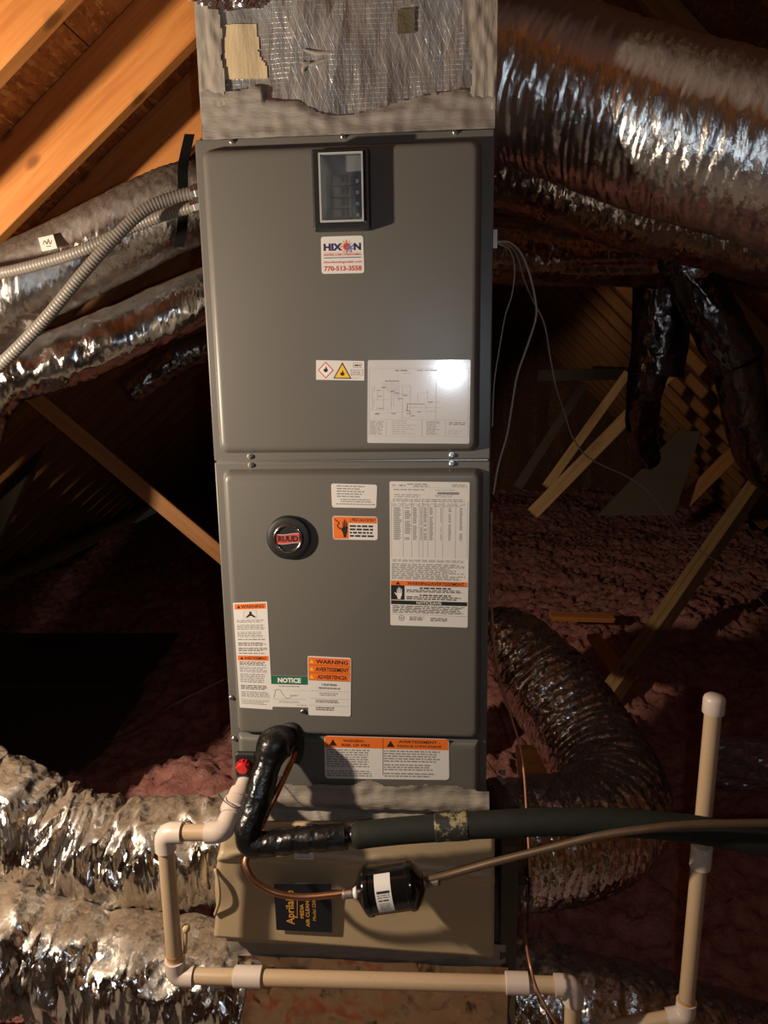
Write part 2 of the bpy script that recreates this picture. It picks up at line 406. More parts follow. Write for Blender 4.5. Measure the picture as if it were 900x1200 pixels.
def beam(name, p0, p1, wd, dp, m, label=None, cat=None, group=None, kind=None, parent=None, upv=(0,0,1), smooth=False):
    """a board from p0 to p1; local X runs along it, wd across (local Y), dp along local Z"""
    p0, p1 = Vector(p0), Vector(p1); ln = (p1-p0).length; x = (p1-p0).normalized()
    y = Vector(upv).cross(x).normalized(); z = x.cross(y)
    e = .0025
    mb = MB(); n = 10; vs_ = []; fs_ = []
    prof = [(-wd/2+e,-dp/2),(wd/2-e,-dp/2),(wd/2,-dp/2+e),(wd/2,dp/2-e),(wd/2-e,dp/2),(-wd/2+e,dp/2),(-wd/2,dp/2-e),(-wd/2,-dp/2+e)]
    for i in range(n+1):
        for (a, b_) in prof:
            j = .0012*noise.noise((i*.7+p0.x*9, a*40, b_*40)); vs_.append((ln*i/n, a+j, b_+j))
    for i in range(n):
        for k in range(8): fs_.append((i*8+k, i*8+(k+1)%8, (i+1)*8+(k+1)%8, (i+1)*8+k))
    fs_.append(tuple(range(7,-1,-1))); fs_.append(tuple(n*8+k for k in range(8)))
    mb.add(vs_, fs_)
    o = bpy.data.objects.new(name, mb.mesh(name, m)); C.objects.link(o)
    mw = Matrix((x, y, z)).transposed().to_4x4(); mw.translation = p0
    if parent: o.parent = parent; mw.translation = p0 - wl(parent)
    o.matrix_local = mw
    return tag(o, label, cat, group, kind)

# ------------------------------------------------------------------ text and labels
_tc = {}
def text_shape(s_, bold=0.0):
    key = (s_, bold)
    if key in _tc: return _tc[key]
    cu = bpy.data.curves.new('t', 'FONT'); cu.body = s_; cu.resolution_u = 2; cu.offset = bold; cu.size = 1
    ob = bpy.data.objects.new('t', cu); C.objects.link(ob)
    dg = bpy.context.evaluated_depsgraph_get()
    me = bpy.data.meshes.new_from_object(ob.evaluated_get(dg))
    vs_ = [(v.co.x, v.co.y) for v in me.vertices]; fs_ = [tuple(p.vertices) for p in me.polygons]
    bpy.data.objects.remove(ob); bpy.data.curves.remove(cu); bpy.data.meshes.remove(me)
    x0 = min(v[0] for v in vs_); x1 = max(v[0] for v in vs_); y0 = min(v[1] for v in vs_); y1 = max(v[1] for v in vs_)
    vs_ = [((x-x0)/(x1-x0), (y1-y)/(y1-y0)) for x, y in vs_]
    _tc[key] = (vs_, fs_); return _tc[key]

class Label:
    """a thin sticker; (u, v) runs 0..1 right and 0..1 down over its face"""
    def __init__(s, root, name, quad_px, Y, base='paper', label=None, rad=.04, thick=.0005, curl=0):
        s.q = [at(px, py, Y) for px, py in quad_px]   # TL TR BR BL
        s.W = (s.q[1]-s.q[0]).length; s.H = (s.q[3]-s.q[0]).length; s.th = thick
        s.nrm = (s.q[1]-s.q[0]).cross(s.q[3]-s.q[0]).normalized()
        if s.nrm.y > 0: s.nrm = -s.nrm
        ru = rad; rv = rad*s.W/s.H
        pts = []
        for (cu, cv, a0) in ((1-ru, rv, 0), (ru, rv, PI/2), (ru, 1-rv, PI), (1-ru, 1-rv, 1.5*PI)):
            for k in range(4):
                a = a0+PI/2*k/3; pts.append((cu+ru*math.cos(a), cv-rv*math.sin(a)))
        n = len(pts); mb = MB()
        mb.add([s.p(u, v, 0) for u, v in pts]+[s.p(u, v, thick) for u, v in pts], [tuple(range(n, 2*n))]+[(i, (i+1)%n, n+(i+1)%n, n+i) for i in range(n)])
        s.o = part(name, mb, base, root, label=label); s.inks = {}
    def p(s, u, v, h):
        a = s.q[0].lerp(s.q[1], u); b_ = s.q[3].lerp(s.q[2], u); return a.lerp(b_, v) + s.nrm*h
    def mbx(s, ink, lay=1):
        k = (ink, lay)
        if k not in s.inks: s.inks[k] = MB()
        return s.inks[k]
    def h(s, lay): return s.th + .00012*lay
    def poly(s, ink, pts, lay=1):
        s.mbx(ink, lay).add([s.p(u, v, s.h(lay)) for u, v in pts], [tuple(range(len(pts)))]); return s
    def rect(s, ink, u0, v0, u1, v1, lay=1):
        if (v1-v0)*s.H > .0035 and (u1-u0)*s.W > .012:      # a colour field big enough to be a piece of its own
            mb = MB().add([s.p(u, v, s.h(lay)) for u, v in ((u0,v0),(u1,v0),(u1,v1),(u0,v1))], [(0,1,2,3)]); part('colour_band', mb, ink, s.o); return s
        return s.poly(ink, [(u0,v0),(u1,v0),(u1,v1),(u0,v1)], lay)
    def frame(s, ink, u0, v0, u1, v1, t=.006, lay=1):
        tv = t*s.W/s.H
        s.rect(ink,u0,v0,u1,v0+tv,lay).rect(ink,u0,v1-tv,u1,v1,lay).rect(ink,u0,v0,u0+t,v1,lay).rect(ink,u1-t,v0,u1,v1,lay); return s
    def line(s, ink, u0, v0, u1, v1, t=.004, lay=1):
        ax, ay = (u1-u0)*s.W, (v1-v0)*s.H; l_ = math.hypot(ax, ay) or 1; nx, ny = -ay/l_*t/2, ax/l_*t/2*s.W/s.H
        return s.poly(ink, [(u0+nx,v0+ny),(u1+nx,v1+ny),(u1-nx,v1-ny),(u0-nx,v0-ny)], lay)
    def text(s, ink, body, u0, v0, u1, v1, bold=.02, lay=2, rot=False, slant=0):
        vs_, fs_ = text_shape(body, bold)
        if rot: f = lambda x, y: (u0+(u1-u0)*y, v1-(v1-v0)*x)
        else: f = lambda x, y: (u0+(u1-u0)*(x+slant*(1-y)), v0+(v1-v0)*y)
        s.mbx(ink, lay).add([s.p(*f(x, y), s.h(lay)) for x, y in vs_], fs_); return s
    def lines(s, ink, u0, v0, u1, v1, n, fill=.62, ragged=.25, seed=0, lay=1, word=.05):
        """rows of print too small to read"""
        rd = random.Random(seed+n*17+int(u0*1000)); dv = (v1-v0)/n
        for i in range(n):
            u = u0; end = u1 - (u1-u0)*ragged*rd.random()
            while u < end:
                wl_ = word*(.4+1.3*rd.random()); e = min(end, u+wl_)
                v = v0+dv*i
                s.rect(ink, u, v+dv*.12, e, v+dv*(.12+fill), lay); u = e+word*.28
        return s
    def flame(s, ink, cu, cv, w_, h_, lay=3):
        P = [(0,.5),(-.32,.38),(-.42,.1),(-.25,-.12),(-.2,.05),(-.05,-.2),(-.02,-.5),(.2,-.22),(.16,-.02),(.28,-.12),(.42,.15),(.3,.4)]
        return s.poly(ink, [(cu+x*w_, cv+y*h_) for x, y in P], lay)
    def tri(s, ink, cu, cv, w_, h_, lay=2): return s.poly(ink, [(cu-w_/2, cv+h_/2), (cu, cv-h_/2), (cu+w_/2, cv+h_/2)], lay)
    def hand(s, ink, u0, v0, u1, v1, lay=3):
        f = lambda x, y: (u0+(u1-u0)*x, v0+(v1-v0)*y)
        s.poly(ink, [f(*p_) for p_ in ((.28,.5),(.9,.45),(.86,.72),(.74,.86),(.74,1),(.40,1),(.38,.86),(.30,.72))], lay)
        for x, t in ((.32,.16),(.47,.02),(.62,.06),(.77,.16)): s.poly(ink, [f(*p_) for p_ in ((x,.52),(x+.02,t+.04),(x+.05,t),(x+.10,t+.04),(x+.115,.52))], lay)
        s.poly(ink, [f(*p_) for p_ in ((.30,.72),(.04,.52),(.10,.46),(.36,.60))], lay)
        return s
    def done(s):
        for (ink, lay), mb in s.inks.items(): part('print', mb, ink, s.o)['kind'] = 'stuff'
        return s.o

# ================================================================== THE SETTING
CB, SL = 2.22, 0.80          # left rafters: lower edge z = CB + SL*x
CD = 2.415                   # left deck lower face
CR = 3.08                    # right deck lower face z = CR - x
YA, YB = -3.0, 8.4
al = math.atan(SL)
# floor
o = link('floor', MB().box((-3.8, YA, -.82), (3.8, YB, -.76)).mesh('floor', 'gypsum')); tag(o, None, None, kind='structure')
def dimmed_wall(name, y):
    o = link(name, MB().box((-3.8, y, -.8), (3.8, y+.05, 3.0)).mesh(name, 'osb_dimmed')); tag(o, None, None, kind='structure')
dimmed_wall('wall_back', YB); dimmed_wall('wall_front', YA-.05)

def roof(name, origin, down, seam0, nrow, y0, m):
    """OSB sheets on rafters; 'down' is the unit vector down the slope"""
    root = bpy.data.objects.new(name, None); C.objects.link(root); root.location = origin; tag(root, None, None, kind='structure')
    d = Vector(down).normalized(); yv = Vector((0,1,0)); nv = d.cross(yv)
    if nv.z < 0: nv = -nv
    me_cache = {}
    for r_ in range(-1, nrow):
        s0 = seam0 + r_*1.22; s1 = s0+1.216
        s0 = max(s0, 0.0)
        if s1 <= s0: continue
        yy = y0 + (1.22 if r_ % 2 else 0)
        while yy < YB:
            ya, yb = max(yy, YA), min(yy+2.436, YB)
            if yb-ya > .05:
                me = MB().box((ya, s0, 0), (yb, s1, .012)).mesh('osb_panel', m)
                o = bpy.data.objects.new('osb_panel', me); C.objects.link(o); o.parent = root
                mw = Matrix((yv, d, yv.cross(d))).transposed().to_4x4()
                if yv.cross(d).z < 0: 
                    for v in me.vertices: v.co.z = -v.co.z
                    me.flip_normals()
                o.matrix_local = mw
            yy += 2.44
    return root
ridge_x = (CR-CD)/(1+SL); ridge_z = CR-ridge_x
dl = Vector((-1, 0, -SL)).normalized(); dr = Vector((1, 0, -1)).normalized()
# the joint between two rows of sheets seen between the near rafters
def on_left_deck(px, py):
    d = ray(px, py); t = (CD + SL*CAM.x - CAM.z)/(d.z - SL*d.x); return CAM + d*t
sj = (on_left_deck(100, 52)-V(ridge_x, 0, ridge_z)).dot(dl)
rl = roof('ceiling_left', (ridge_x, 0, ridge_z), dl, sj, 4, -2.6, 'osb')
rr_ = roof('ceiling_right', (ridge_x, 0, ridge_z), dr, .5, 4, -3.4, 'osb_dimmed')
beam('ridge_board', (ridge_x, YA, ridge_z-.13), (ridge_x, YB, ridge_z-.13), .038, .18, 'pine', parent=rl)
# rafters
rd_ = (CD-CB)*math.cos(al)-.002
def left_rafter(y, m='pine', **k):
    mid = (CB+CD)/2
    f = lambda x: (x, y, mid+SL*x)
    return beam('rafter', f(-3.1), f(ridge_x-.06), .038, rd_, m, upv=(SL, 0, -1), **k)
ys = [.40*k for k in range(-7, 19)]
names = {0: 'nearest orange pine rafter crossing the top left corner of the attic',
         1: 'middle pine rafter on the left slope with a lengthwise shadow edge',
         2: 'rearmost lit pine rafter, ending behind the plenum above the left ducts'}
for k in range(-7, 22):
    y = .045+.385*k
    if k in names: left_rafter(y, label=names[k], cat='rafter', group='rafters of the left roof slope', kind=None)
    else: left_rafter(y, 'pine_red', parent=rl)  # remaining rafters in darker wood, shade put into their colour
for k in range(-5, 20):
    y = .2+.42*k
    f = lambda x: (x, y, CR-.055-x)
    beam('rafter', f(ridge_x+.06), f(3.5), .038, .072, 'pine_red', upv=(1, 0, 1), parent=rr_)

# blown-in insulation (stuff)
def insulation():
    mb = MB(); nx_, ny_ = 420, 400; x0, x1, y0, y1 = -3.2, 3.4, -.2, 8.3
    def hz(x, y):
        b_ = -.50 + .10*noise.noise((x*.9, y*.9, 3)) + .05*noise.noise((x*2.7, y*2.7, 8))
        t = 1-abs(noise.noise((x*7, y*7, 1))); b_ += .035*t
        b_ += .036*noise.noise((x*15, y*15, 5)) + .030*noise.noise((x*31, y*31, 9)) + .014*noise.noise((x*60, y*60, 4))
        b_ += .25*math.exp(-((x+.74)**2/.20+(y-1.0)**2/.12))     # heap behind the lower left duct
        b_ += 0.06*math.exp(-((x-1.9)**2/1.2+(y-3.4)**2/2.2))
        if abs(x) < .45 and y < .8: b_ -= .15
        return b_
    vs_ = []
    for j in range(ny_+1):
        v = j/ny_; y = y0+(y1-y0)*(v**1.35)
        for i in range(nx_+1):
            x = x0+(x1-x0)*i/nx_; vs_.append((x+.01*noise.noise((x*20,y*20,2)), y, hz(x, y)))
    fs_ = [(j*(nx_+1)+i, j*(nx_+1)+i+1, (j+1)*(nx_+1)+i+1, (j+1)*(nx_+1)+i) for j in range(ny_) for i in range(nx_)]
    mb.add(vs_, fs_)
    o = link('loose_insulation', mb.mesh('loose_insulation', 'pink_fibre', True))
    tag(o, 'pink loose fibre insulation blown over the attic floor', 'insulation', kind='stuff')
insulation()

# ================================================================== AIR HANDLER
HW = .2665; ZT, ZS, ZB = 1.579, 1.0, .293
ah = thing('air_handler', 'tall grey metal air handler cabinet covered in warning stickers', 'air handler', (0, .21, ZB))
shade_auto(bevel(part('upper_casing', MB().box((-HW, 0, ZS+.0012), (HW, .34, ZT)), 'grey_paint', ah), .0025))
shade_auto(bevel(part('lower_casing', MB().box((-HW, 0, ZB), (HW, .34, ZS-.0012)), 'grey_paint', ah), .0025))
part('seam_strip', MB().box((-HW+.004, .003, ZS-.003), (HW-.004, .33, ZS+.003)), 'zinc', ah)
YP = -.020
prof = [(0, .001), (.0015, -.004), (.006, -.0145), (.0085, -.0178), (.012, -.0195), (.017, YP)]
a0 = at(237, 176, 0); a1 = at(568, 162, 0)
shade_auto(part('upper_panel', raised_panel(MB(), a0.x, a1.x-.004, 1.0165, 1.5615, prof, .016), 'grey_paint', ah), 40)
shade_auto(part('lower_panel', raised_panel(MB(), -.2505, .2535, .432, .9855, prof, .016), 'grey_paint', ah), 40)
prof2 = [(0, .001), (.0015, -.004), (.006, -.0105), (.0085, -.0125), (.012, -.0135), (.016, -.014)]
shade_auto(part('coil_panel', raised_panel(MB(), -.2505, .2535, .30, .4295, prof2, .006), 'grey_paint', ah), 40)
# screws
smb = MB(); lathe(smb, [(0,.0058),(.0012,.0058),(.0014,.0042),(.0045,.0040),(.0052,.0030)], (0,0,0), (0,-1,0), 12)
sme = smb.mesh('screw', 'zinc')
for (px, py, y) in ((272,166,0),(402,160,0),(533,155,0),(293,535,0),(294,545,0),(529,533.5,0),(529,543.5,0),(271,817,0),(274,865,0),(355,833,YP)):
    part('screw', sme, None, ah, loc=at(px, py, y))

# breaker window
def framebox(mb, o0, o1, i0, i1, y0, y1):
    """rectangular ring in the XZ plane, y0 in front"""
    def lp(a, b_, y): return [(a[0], y, a[1]), (b_[0], y, a[1]), (b_[0], y, b_[1]), (a[0], y, b_[1])]
    P = lp(o0, o1, y0)+lp(i0, i1, y0)+lp(o0, o1, y1)+lp(i0, i1, y1); F = []
    for k in range(4):
        n_ = (k+1) % 4
        F += [(k, n_, 4+n_, 4+k), (n_, k, 8+k, 8+n_), (4+k, 4+n_, 12+n_, 12+k), (8+k, 12+k, 12+n_, 8+n_)]
    return mb.add(P, F)
YF = -.042
f0 = at(367.5, 270, YF); f1 = at(432.5, 172, YF); g0 = at(375.5, 261, YF); g1 = at(425, 177.5, YF)
bc = part('breaker_cover', framebox(MB(), (f0.x, f0.z), (f1.x, f1.z), (g0.x, g0.z), (g1.x, g1.z), YF, YP+.001), 'black_plastic', ah, label='black framed breaker window with a clear cover')
bevel(bc, .003)
part('back_plate', MB().box((g0.x, YP-.002, g0.z), (g1.x, YP-.0005, g1.z)), 'breaker_grey', bc)
gw, gh = g1.x-g0.x, g1.z-g0.z
for i in range(4):
    zb = g1.z - gh*(.30+.165*i); zt = zb - gh*.15
    br = MB().box((g0.x+gw*.14, YP-.014, zt), (g0.x+gw*.72, YP-.001, zb))
    br.box((g0.x+gw*.40, YP-.020, zt+gh*.03), (g0.x+gw*.50, YP-.013, zb-gh*.03))
    br.box((g0.x+gw*.58, YP-.017, zt+gh*.02), (g0.x+gw*.60, YP-.013, zb-gh*.02))
    bevel(part('breaker', br, 'breaker_black', bc), .001, 1)
    part('breaker_number', MB().box((g0.x+gw*.80, YP-.004, zt+gh*.05), (g0.x+gw*.87, YP-.002, zt+gh*.10)), 'ink_white', bc)
mb = MB(); n = 14; vs_ = []
for j in range(n+1):
    for i in range(n+1):
        u, v = i/n, j/n; e = min(u, 1-u, v, 1-v)
        vs_.append((g0.x+gw*u, YF-.001-.010*min(1, e*5)+.0025*noise.noise((u*4, v*5, 2)), g0.z+gh*v))
mb.add(vs_, [(j*(n+1)+i, j*(n+1)+i+1, (j+1)*(n+1)+i+1, (j+1)*(n+1)+i) for j in range(n) for i in range(n)])
part('clear_window', mb, 'clear_film', bc, True)
mb = framebox(MB(), (g0.x, g0.z), (g1.x, g1.z), (g0.x+.003, g0.z+.003), (g1.x-.003, g1.z-.003), YF-.003, YF+.002)
part('window_rim', mb, 'ink_pale', bc)

# round badge
bp = at(337.5, 631, YP-.012); bR = .0435
bd = MB(); lathe(bd, [(0,bR-.001),(.002,bR),(.007,bR),(.0105,bR-.003),(.0125,bR-.009),(.0125,.028),(.0115,.0268)], (bp.x, YP+.0005, bp.z), (0,-1,0), 48)
badge = shade_auto(part('badge', bd, 'black_plastic', ah, label='round black badge with a chrome ring and red emblem'), 30)
rg = MB(); R_, r_ = .0262, .0024
for i in range(40):
    a = 2*PI*i/40
    for j in range(8):
        b_ = 2*PI*j/8; rg.v.append((bp.x+(R_+r_*math.cos(b_))*math.cos(a), YP-.0125+r_*math.sin(b_)*.9, bp.z+(R_+r_*math.cos(b_))*math.sin(a)))
for i in range(40):
    for j in range(8): rg.f.append((i*8+j, i*8+(j+1)%8, ((i+1)%40)*8+(j+1)%8, ((i+1)%40)*8+j))
part('chrome_ring', rg, 'chrome', badge, True)
class Disc(Label):
    def __init__(s, o, c, r, y): s.c = c; s.r = r; s.y = y; s.o = o; s.inks = {}; s.th = 0; s.W = s.H = 2*r
    def p(s, u, v, h): return V(s.c.x+(u-.5)*2*s.r, s.y-h, s.c.z-(v-.5)*2*s.r)
dsc = Disc(badge, bp, .0245, YP-.0123)
sw = lambda t: .03*math.sin(t*5.5)
up_ = [(u, .34+sw(u)) for u in [.05+.9*i/14 for i in range(15)]]; lo_ = [(u, .68+sw(u)) for u in [.95-.9*i/14 for i in range(15)]]
dsc.poly('ink_pale', [(u, v-.03) for u, v in up_]+[(u, v+.03) for u, v in lo_], 1); dsc.poly('ink_red', up_+lo_, 2)
dsc.text('ink_black', 'RUUD', .10, .39, .91, .63, .045, 4)
dsc.done()

# --- stickers on the upper panel
lb = Label(ah, 'company_sticker', [(376,277.5),(425.5,276),(427,320),(377,321)], YP, 'paper', 'white square sticker with navy and red company lettering', .06)
lb.text('ink_navy', 'HIX', .06, .19, .50, .385, .05).text('ink_navy', 'N', .77, .19, .94, .385, .05)
for k in range(12):
    a = 2*PI*k/12; lb.line('ink_amber' if k % 3 else 'ink_red', .60, .28, .60+.15*math.cos(a), .28+.15*math.sin(a)*lb.W/lb.H, .022, 2)
lb.poly('ink_red', [(.60+.075*math.cos(2*PI*k/16), .28+.075*math.sin(2*PI*k/16)*lb.W/lb.H) for k in range(16)], 3)
for k in range(3):
    a = PI*k/3+.3; c_, s_ = .10*math.cos(a), .10*math.sin(a)*lb.W/lb.H; lb.line('ink_blue', .685-c_, .32-s_, .685+c_, .32+s_, .022, 4)
lb.text('ink_red', 'HEATING & AIR CONDITIONING', .06, .465, .94, .52, .01)
lb.line('ink_amber', .06, .445, .94, .44, .012); lb.rect('ink_navy', .06, .562, .94, .582)
lb.text('ink_red', 'hixonheatingandair.com', .06, .655, .95, .735, .01).text('ink_red', '770-513-3558', .06, .795, .94, .93, .03)
lb.done()
lb = Label(ah, 'flammable_sticker', [(370.5,422),(427,423),(427,446),(370.5,445)], YP, 'paper', 'small sticker with a flame diamond and a yellow flame triangle', .01)
d4 = lambda cu, cv, w_, h_: [(cu-w_,cv),(cu,cv-h_),(cu+w_,cv),(cu,cv+h_)]
lb.poly('ink_red', d4(.20,.5,.165,.43), 1).poly('ink_white', d4(.20,.5,.14,.365), 2).flame('ink_black', .20,.45,.11,.33,3)
lb.tri('ink_black', .545,.5,.38,.84,1).tri('ink_yellow', .545,.53,.31,.68,2).flame('ink_black', .545,.63,.11,.3,3)
lb.frame('ink_grey', .77,.12,.94,.34,.008).lines('ink_black', .80,.18,.92,.30,1,.6,.1,3).frame('ink_grey', .72,.44,.97,.75,.008).lines('ink_grey', .75,.50,.95,.72,3,.5,.2,5)
lb.lines('ink_pale', .72,.85,.88,.92,1); lb.done()
lb = Label(ah, 'wiring_diagram', [(431,422),(551.5,421.5),(550,520),(430.5,519)], YP, 'glossy_paper', 'large glossy white wiring diagram sticker with flash glare', .015)
I = 'ink_pale'
lb.frame(I, .015,.10,.985,.915,.003).line(I,.015,.71,.985,.715,.003).line(I,.185,.715,.185,.91,.003).line(I,.535,.715,.535,.91,.003).line(I,.765,.715,.765,.91,.003).line(I,.67,.20,.67,.71,.003)
lb.lines('ink_grey', .27,.115,.40,.135,1,.7,.1,2).lines(I,.48,.115,.92,.135,1,.6,.1,4).lines(I,.36,.15,.42,.165,1).lines('ink_grey', .17,.24,.31,.258,1,.7,.0,6,1,.02)
rd = random.Random(5)
for k in range(9): lb.line(I, .15+.02*k, .26, .15+.02*k, .33+.02*k, .003)
for k in range(14):
    u = .04+.55*rd.random(); v = .32+.33*rd.random(); lb.line(I, u, v, u+.06+.12*rd.random(), v, .003)
for k in range(12):
    u = .06+.55*rd.random(); v = .30+.25*rd.random(); lb.line(I, u, v, u, v+.05+.1*rd.random(), .003)
for k in range(16): lb.lines('ink_grey', *(lambda u, v: (u, v, u+.045, v+.016))(.05+.55*rd.random(), .3+.36*rd.random()), 1, .7, .2, k, 1, .02)
lb.line('ink_grey', .39,.52,.56,.525,.006).line('ink_grey', .39,.52,.39,.60,.006).frame(I,.045,.33,.16,.60,.003).frame(I,.34,.30,.42,.69,.003)
lb.lines('ink_grey', .025,.73,.175,.90,8,.4,.4,1,1,.04).lines(I,.24,.72,.50,.90,7,.4,.5,2,1,.05).lines('ink_grey', .58,.73,.72,.90,9,.4,.5,3,1,.03).lines('ink_grey',.80,.74,.97,.78,2,.5,.1,4).lines(I,.79,.84,.93,.90,3,.4,.3,5)
lb.done()
# --- stickers on the lower panel
lb = Label(ah, 'serial_sticker', [(388,566.5),(442,568),(441,595.5),(389,594.5)], YP, 'paper', 'small white typed sticker above the orange caution sticker', .05)
lb.lines('ink_grey', .12,.06,.80,.60,5,.42,.35,3,1,.07).lines('ink_grey', .2,.62,.92,.80,2,.45,.1,4,1,.06).lines('ink_grey', .1,.82,.97,.90,1,.5,.0,5).done()
lb = Label(ah, 'caution_sticker', [(389.5,604.5),(442.5,605.5),(442.5,633),(390.5,632)], YP, 'paper', 'small orange and white caution sticker with a hand symbol', .05)
lb.rect('ink_orange', .015,.03,.355,.97).rect('ink_orange', .355,.03,.985,.29).text('ink_black', '¡ PRECAUCION !', .39,.08,.95,.26,.015)
lb.hand('ink_black', .16,.10,.35,.90)
for a_, b_ in (((.05,.14),(.15,.28)),((.15,.28),(.10,.42)),((.10,.42),(.16,.55))): lb.line('ink_black', *a_, *b_, .022, 3)
lb.lines('ink_black', .38,.36,.95,.92,4,.55,.12,8,1,.085).done()
lb = Label(ah, 'rating_plate', [(456.5,564),(550.5,565),(548,735.5),(457.5,732.5)], YP, 'paper', 'tall white rating sticker with a table and warning bands', .02)
lb.line('ink_pale', .02,.04,.98,.04,.003).lines('ink_pale', .03,.018,.08,.036,1).lines('ink_grey',.12,.02,.2,.035,1).lines('ink_grey', .22,.013,.48,.022,1,.7,.05).lines('ink_grey', .30,.026,.50,.036,1,.7,.05).lines('ink_grey', .78,.015,.97,.036,2,.5,.1)
lb.lines('ink_grey', .05,.05,.45,.062,1,.5,.1).lines('ink_pale', .57,.052,.88,.06,1,.6).rect('ink_grey', .60,.068,.87,.084)
lb.lines('ink_grey', .06,.085,.40,.11,2,.4,.1,3).lines('ink_grey', .57,.088,.85,.105,2,.35,.3,3).lines('ink_grey', .04,.115,.95,.138,2,.45,.05,4)
lb.lines('ink_grey', .03,.145,.97,.17,3,.35,.1,9,1,.09)
for k in range(34): lb.line('ink_pale', .02,.172+.0102*k,.98,.172+.0102*k,.0022)
for u in (.02,.17,.28,.37,.42,.48,.575,.67,.83,.98): lb.line('ink_grey', u,.13,u,.517,.003)
for k in range(22):
    for u, w_ in ((.05,.10),(.19,.08),(.295,.05),(.385,.025),(.43,.04),(.50,.05),(.64,.015),(.74,.035),(.88,.035)):
        if random.random() < .9: lb.rect('ink_grey', u, .174+.0102*k, u+w_*random.uniform(.7,1), .1795+.0102*k)
lb.lines('ink_grey', .03,.53,.95,.55,2,.5,.3,2,1,.06).lines('ink_grey', .02,.558,.97,.672,11,.55,.25,5,1,.06)
lb.rect('ink_orange', .01,.68,.99,.712).rect('ink_black',.01,.712,.99,.714,2).tri('ink_black', .10,.696,.06,.022,2).text('ink_black', 'WARNING/AVERTISSEMENT', .22,.685,.95,.708,.012)
lb.rect('ink_black', .01,.714,.185,.815).hand('ink_white', .05,.722,.165,.81).lines('ink_black', .38,.722,.78,.737,1,.7,.0,3).lines('ink_black', .21,.74,.97,.762,2,.55,.1,4).lines('ink_black', .38,.773,.78,.786,1,.7,.0,5).lines('ink_black', .21,.788,.95,.814,2,.55,.15,6)
lb.rect('ink_black', .01,.82,.99,.848).text('ink_white', 'NOTICE/AVIS', .34,.823,.66,.844,.015).lines('ink_black', .03,.855,.96,.91,6,.5,.12,7,1,.06).line('ink_grey', .01,.918,.99,.922,.004)
for k in range(20):
    a, a2 = 2*PI*k/20, 2*PI*(k+1)/20; lb.line('ink_grey', .145+.035*math.cos(a), .945+.035*math.sin(a)*lb.W/lb.H, .145+.035*math.cos(a2), .945+.035*math.sin(a2)*lb.W/lb.H, .008, 2)
lb.text('ink_grey', 'UL', .127,.937,.163,.953,.02).lines('ink_black', .25,.932,.45,.962,4,.5,.2,3).lines('ink_black', .52,.937,.74,.965,3,.5,.1,4).done()
lb = Label(ah, 'warning_sticker', [(273,706.5),(313,705),(319.5,831.5),(281,829)], YP, 'paper', 'tall narrow white sticker with two orange warning bands', .015)
def bw(lab, v0, v1, txt):
    lab.rect('ink_orange', .04,v0,.96,v1).tri('ink_black', .16,(v0+v1)/2,.1,(v1-v0)*.6).text('ink_black', txt, .23,v0+(v1-v0)*.2,.90,v0+(v1-v0)*.82,.015)
bw(lb, .012,.062,'WARNING'); bw(lb, .495,.54,'AVERTISSEMENT')
lb.frame('ink_pale', .30,.075,.68,.145,.01).poly('ink_black', [(.34,.138),(.46,.105),(.46,.085),(.53,.085),(.53,.105),(.66,.138),(.58,.138),(.53,.125),(.47,.125),(.41,.138)], 2)
for v0, v1, n_ in ((.16,.19,2),(.205,.255,4),(.27,.325,4),(.335,.355,1),(.37,.405,3),(.42,.455,3),(.465,.485,1),(.55,.59,3),(.60,.655,4),(.665,.755,5),(.775,.82,3),(.835,.895,4)):
    lb.lines('ink_grey' if n_ != 3 else 'ink_black', .08,v0,.94,v1,n_,.5,.2,n_+int(v0*100),1,.09)
lb.line('ink_grey', .05,.91,.95,.91,.008).lines('ink_grey', .07,.92,.92,.965,3,.45,.3,6).done()
lb = Label(ah, 'notice_sticker', [(317.5,791.5),(361.5,792.5),(361.5,829),(319,828)], YP-.0002, 'paper', 'small white sticker with a green notice band', .01)
lb.rect('ink_green', 0,0,1,.27).text('ink_white', 'NOTICE', .18,.06,.80,.22,.05).lines('ink_grey', .20,.31,.80,.37,1,.5,.1,2).line('ink_pale', .0,.46,1,.46,.006)
P = [(.06,.72),(.11,.46),(.18,.43),(.24,.46),(.32,.62),(.40,.72),(.50,.70),(.56,.62),(.75,.61)]
for a_, b_ in zip(P, P[1:]): lb.line('ink_grey', *a_, *b_, .012, 2)
lb.line('ink_grey', .06,.75,.92,.73,.008).lines('ink_pale', .50,.60,.75,.66,1).lines('ink_grey', .2,.80,.8,.88,2,.4,.2,3).lines('ink_grey', .68,.92,.98,.95,1).done()
lb = Label(ah, 'triple_warning_sticker', [(360.5,768.5),(411.5,771),(411,839.5),(361.5,838)], YP-.0004, 'paper', 'white sticker with three orange bands in three languages', .04)
for i, t in enumerate(('WARNING', 'AVERTISSEMENT', 'ADVERTENCIA')):
    v0 = .02+.128*i; lb.rect('ink_orange', .015,v0,.985,v0+.125).tri('ink_yellow', .09,v0+.062,.10,.065,2).rect('ink_black', .015,v0+.123,.985,v0+.128,2)
    lb.text('ink_black', t, (.19,.18,.22)[i],v0+.03,(.93,.95,.91)[i],v0+.10,.025)
lb.text('ink_black', 'CALIFORNIA', .32,.452,.68,.485,.015).text('ink_black', 'PROPOSITION 65', .25,.512,.75,.545,.015)
for v in (.58,.71,.83): lb.line('ink_grey', .03,v,.97,v,.006)
lb.lines('ink_grey', .27,.605,.75,.665,2,.5,.25,2).lines('ink_black', .18,.73,.85,.785,2,.5,.25,3).lines('ink_black', .18,.85,.65,.92,2,.5,.25,4).done()
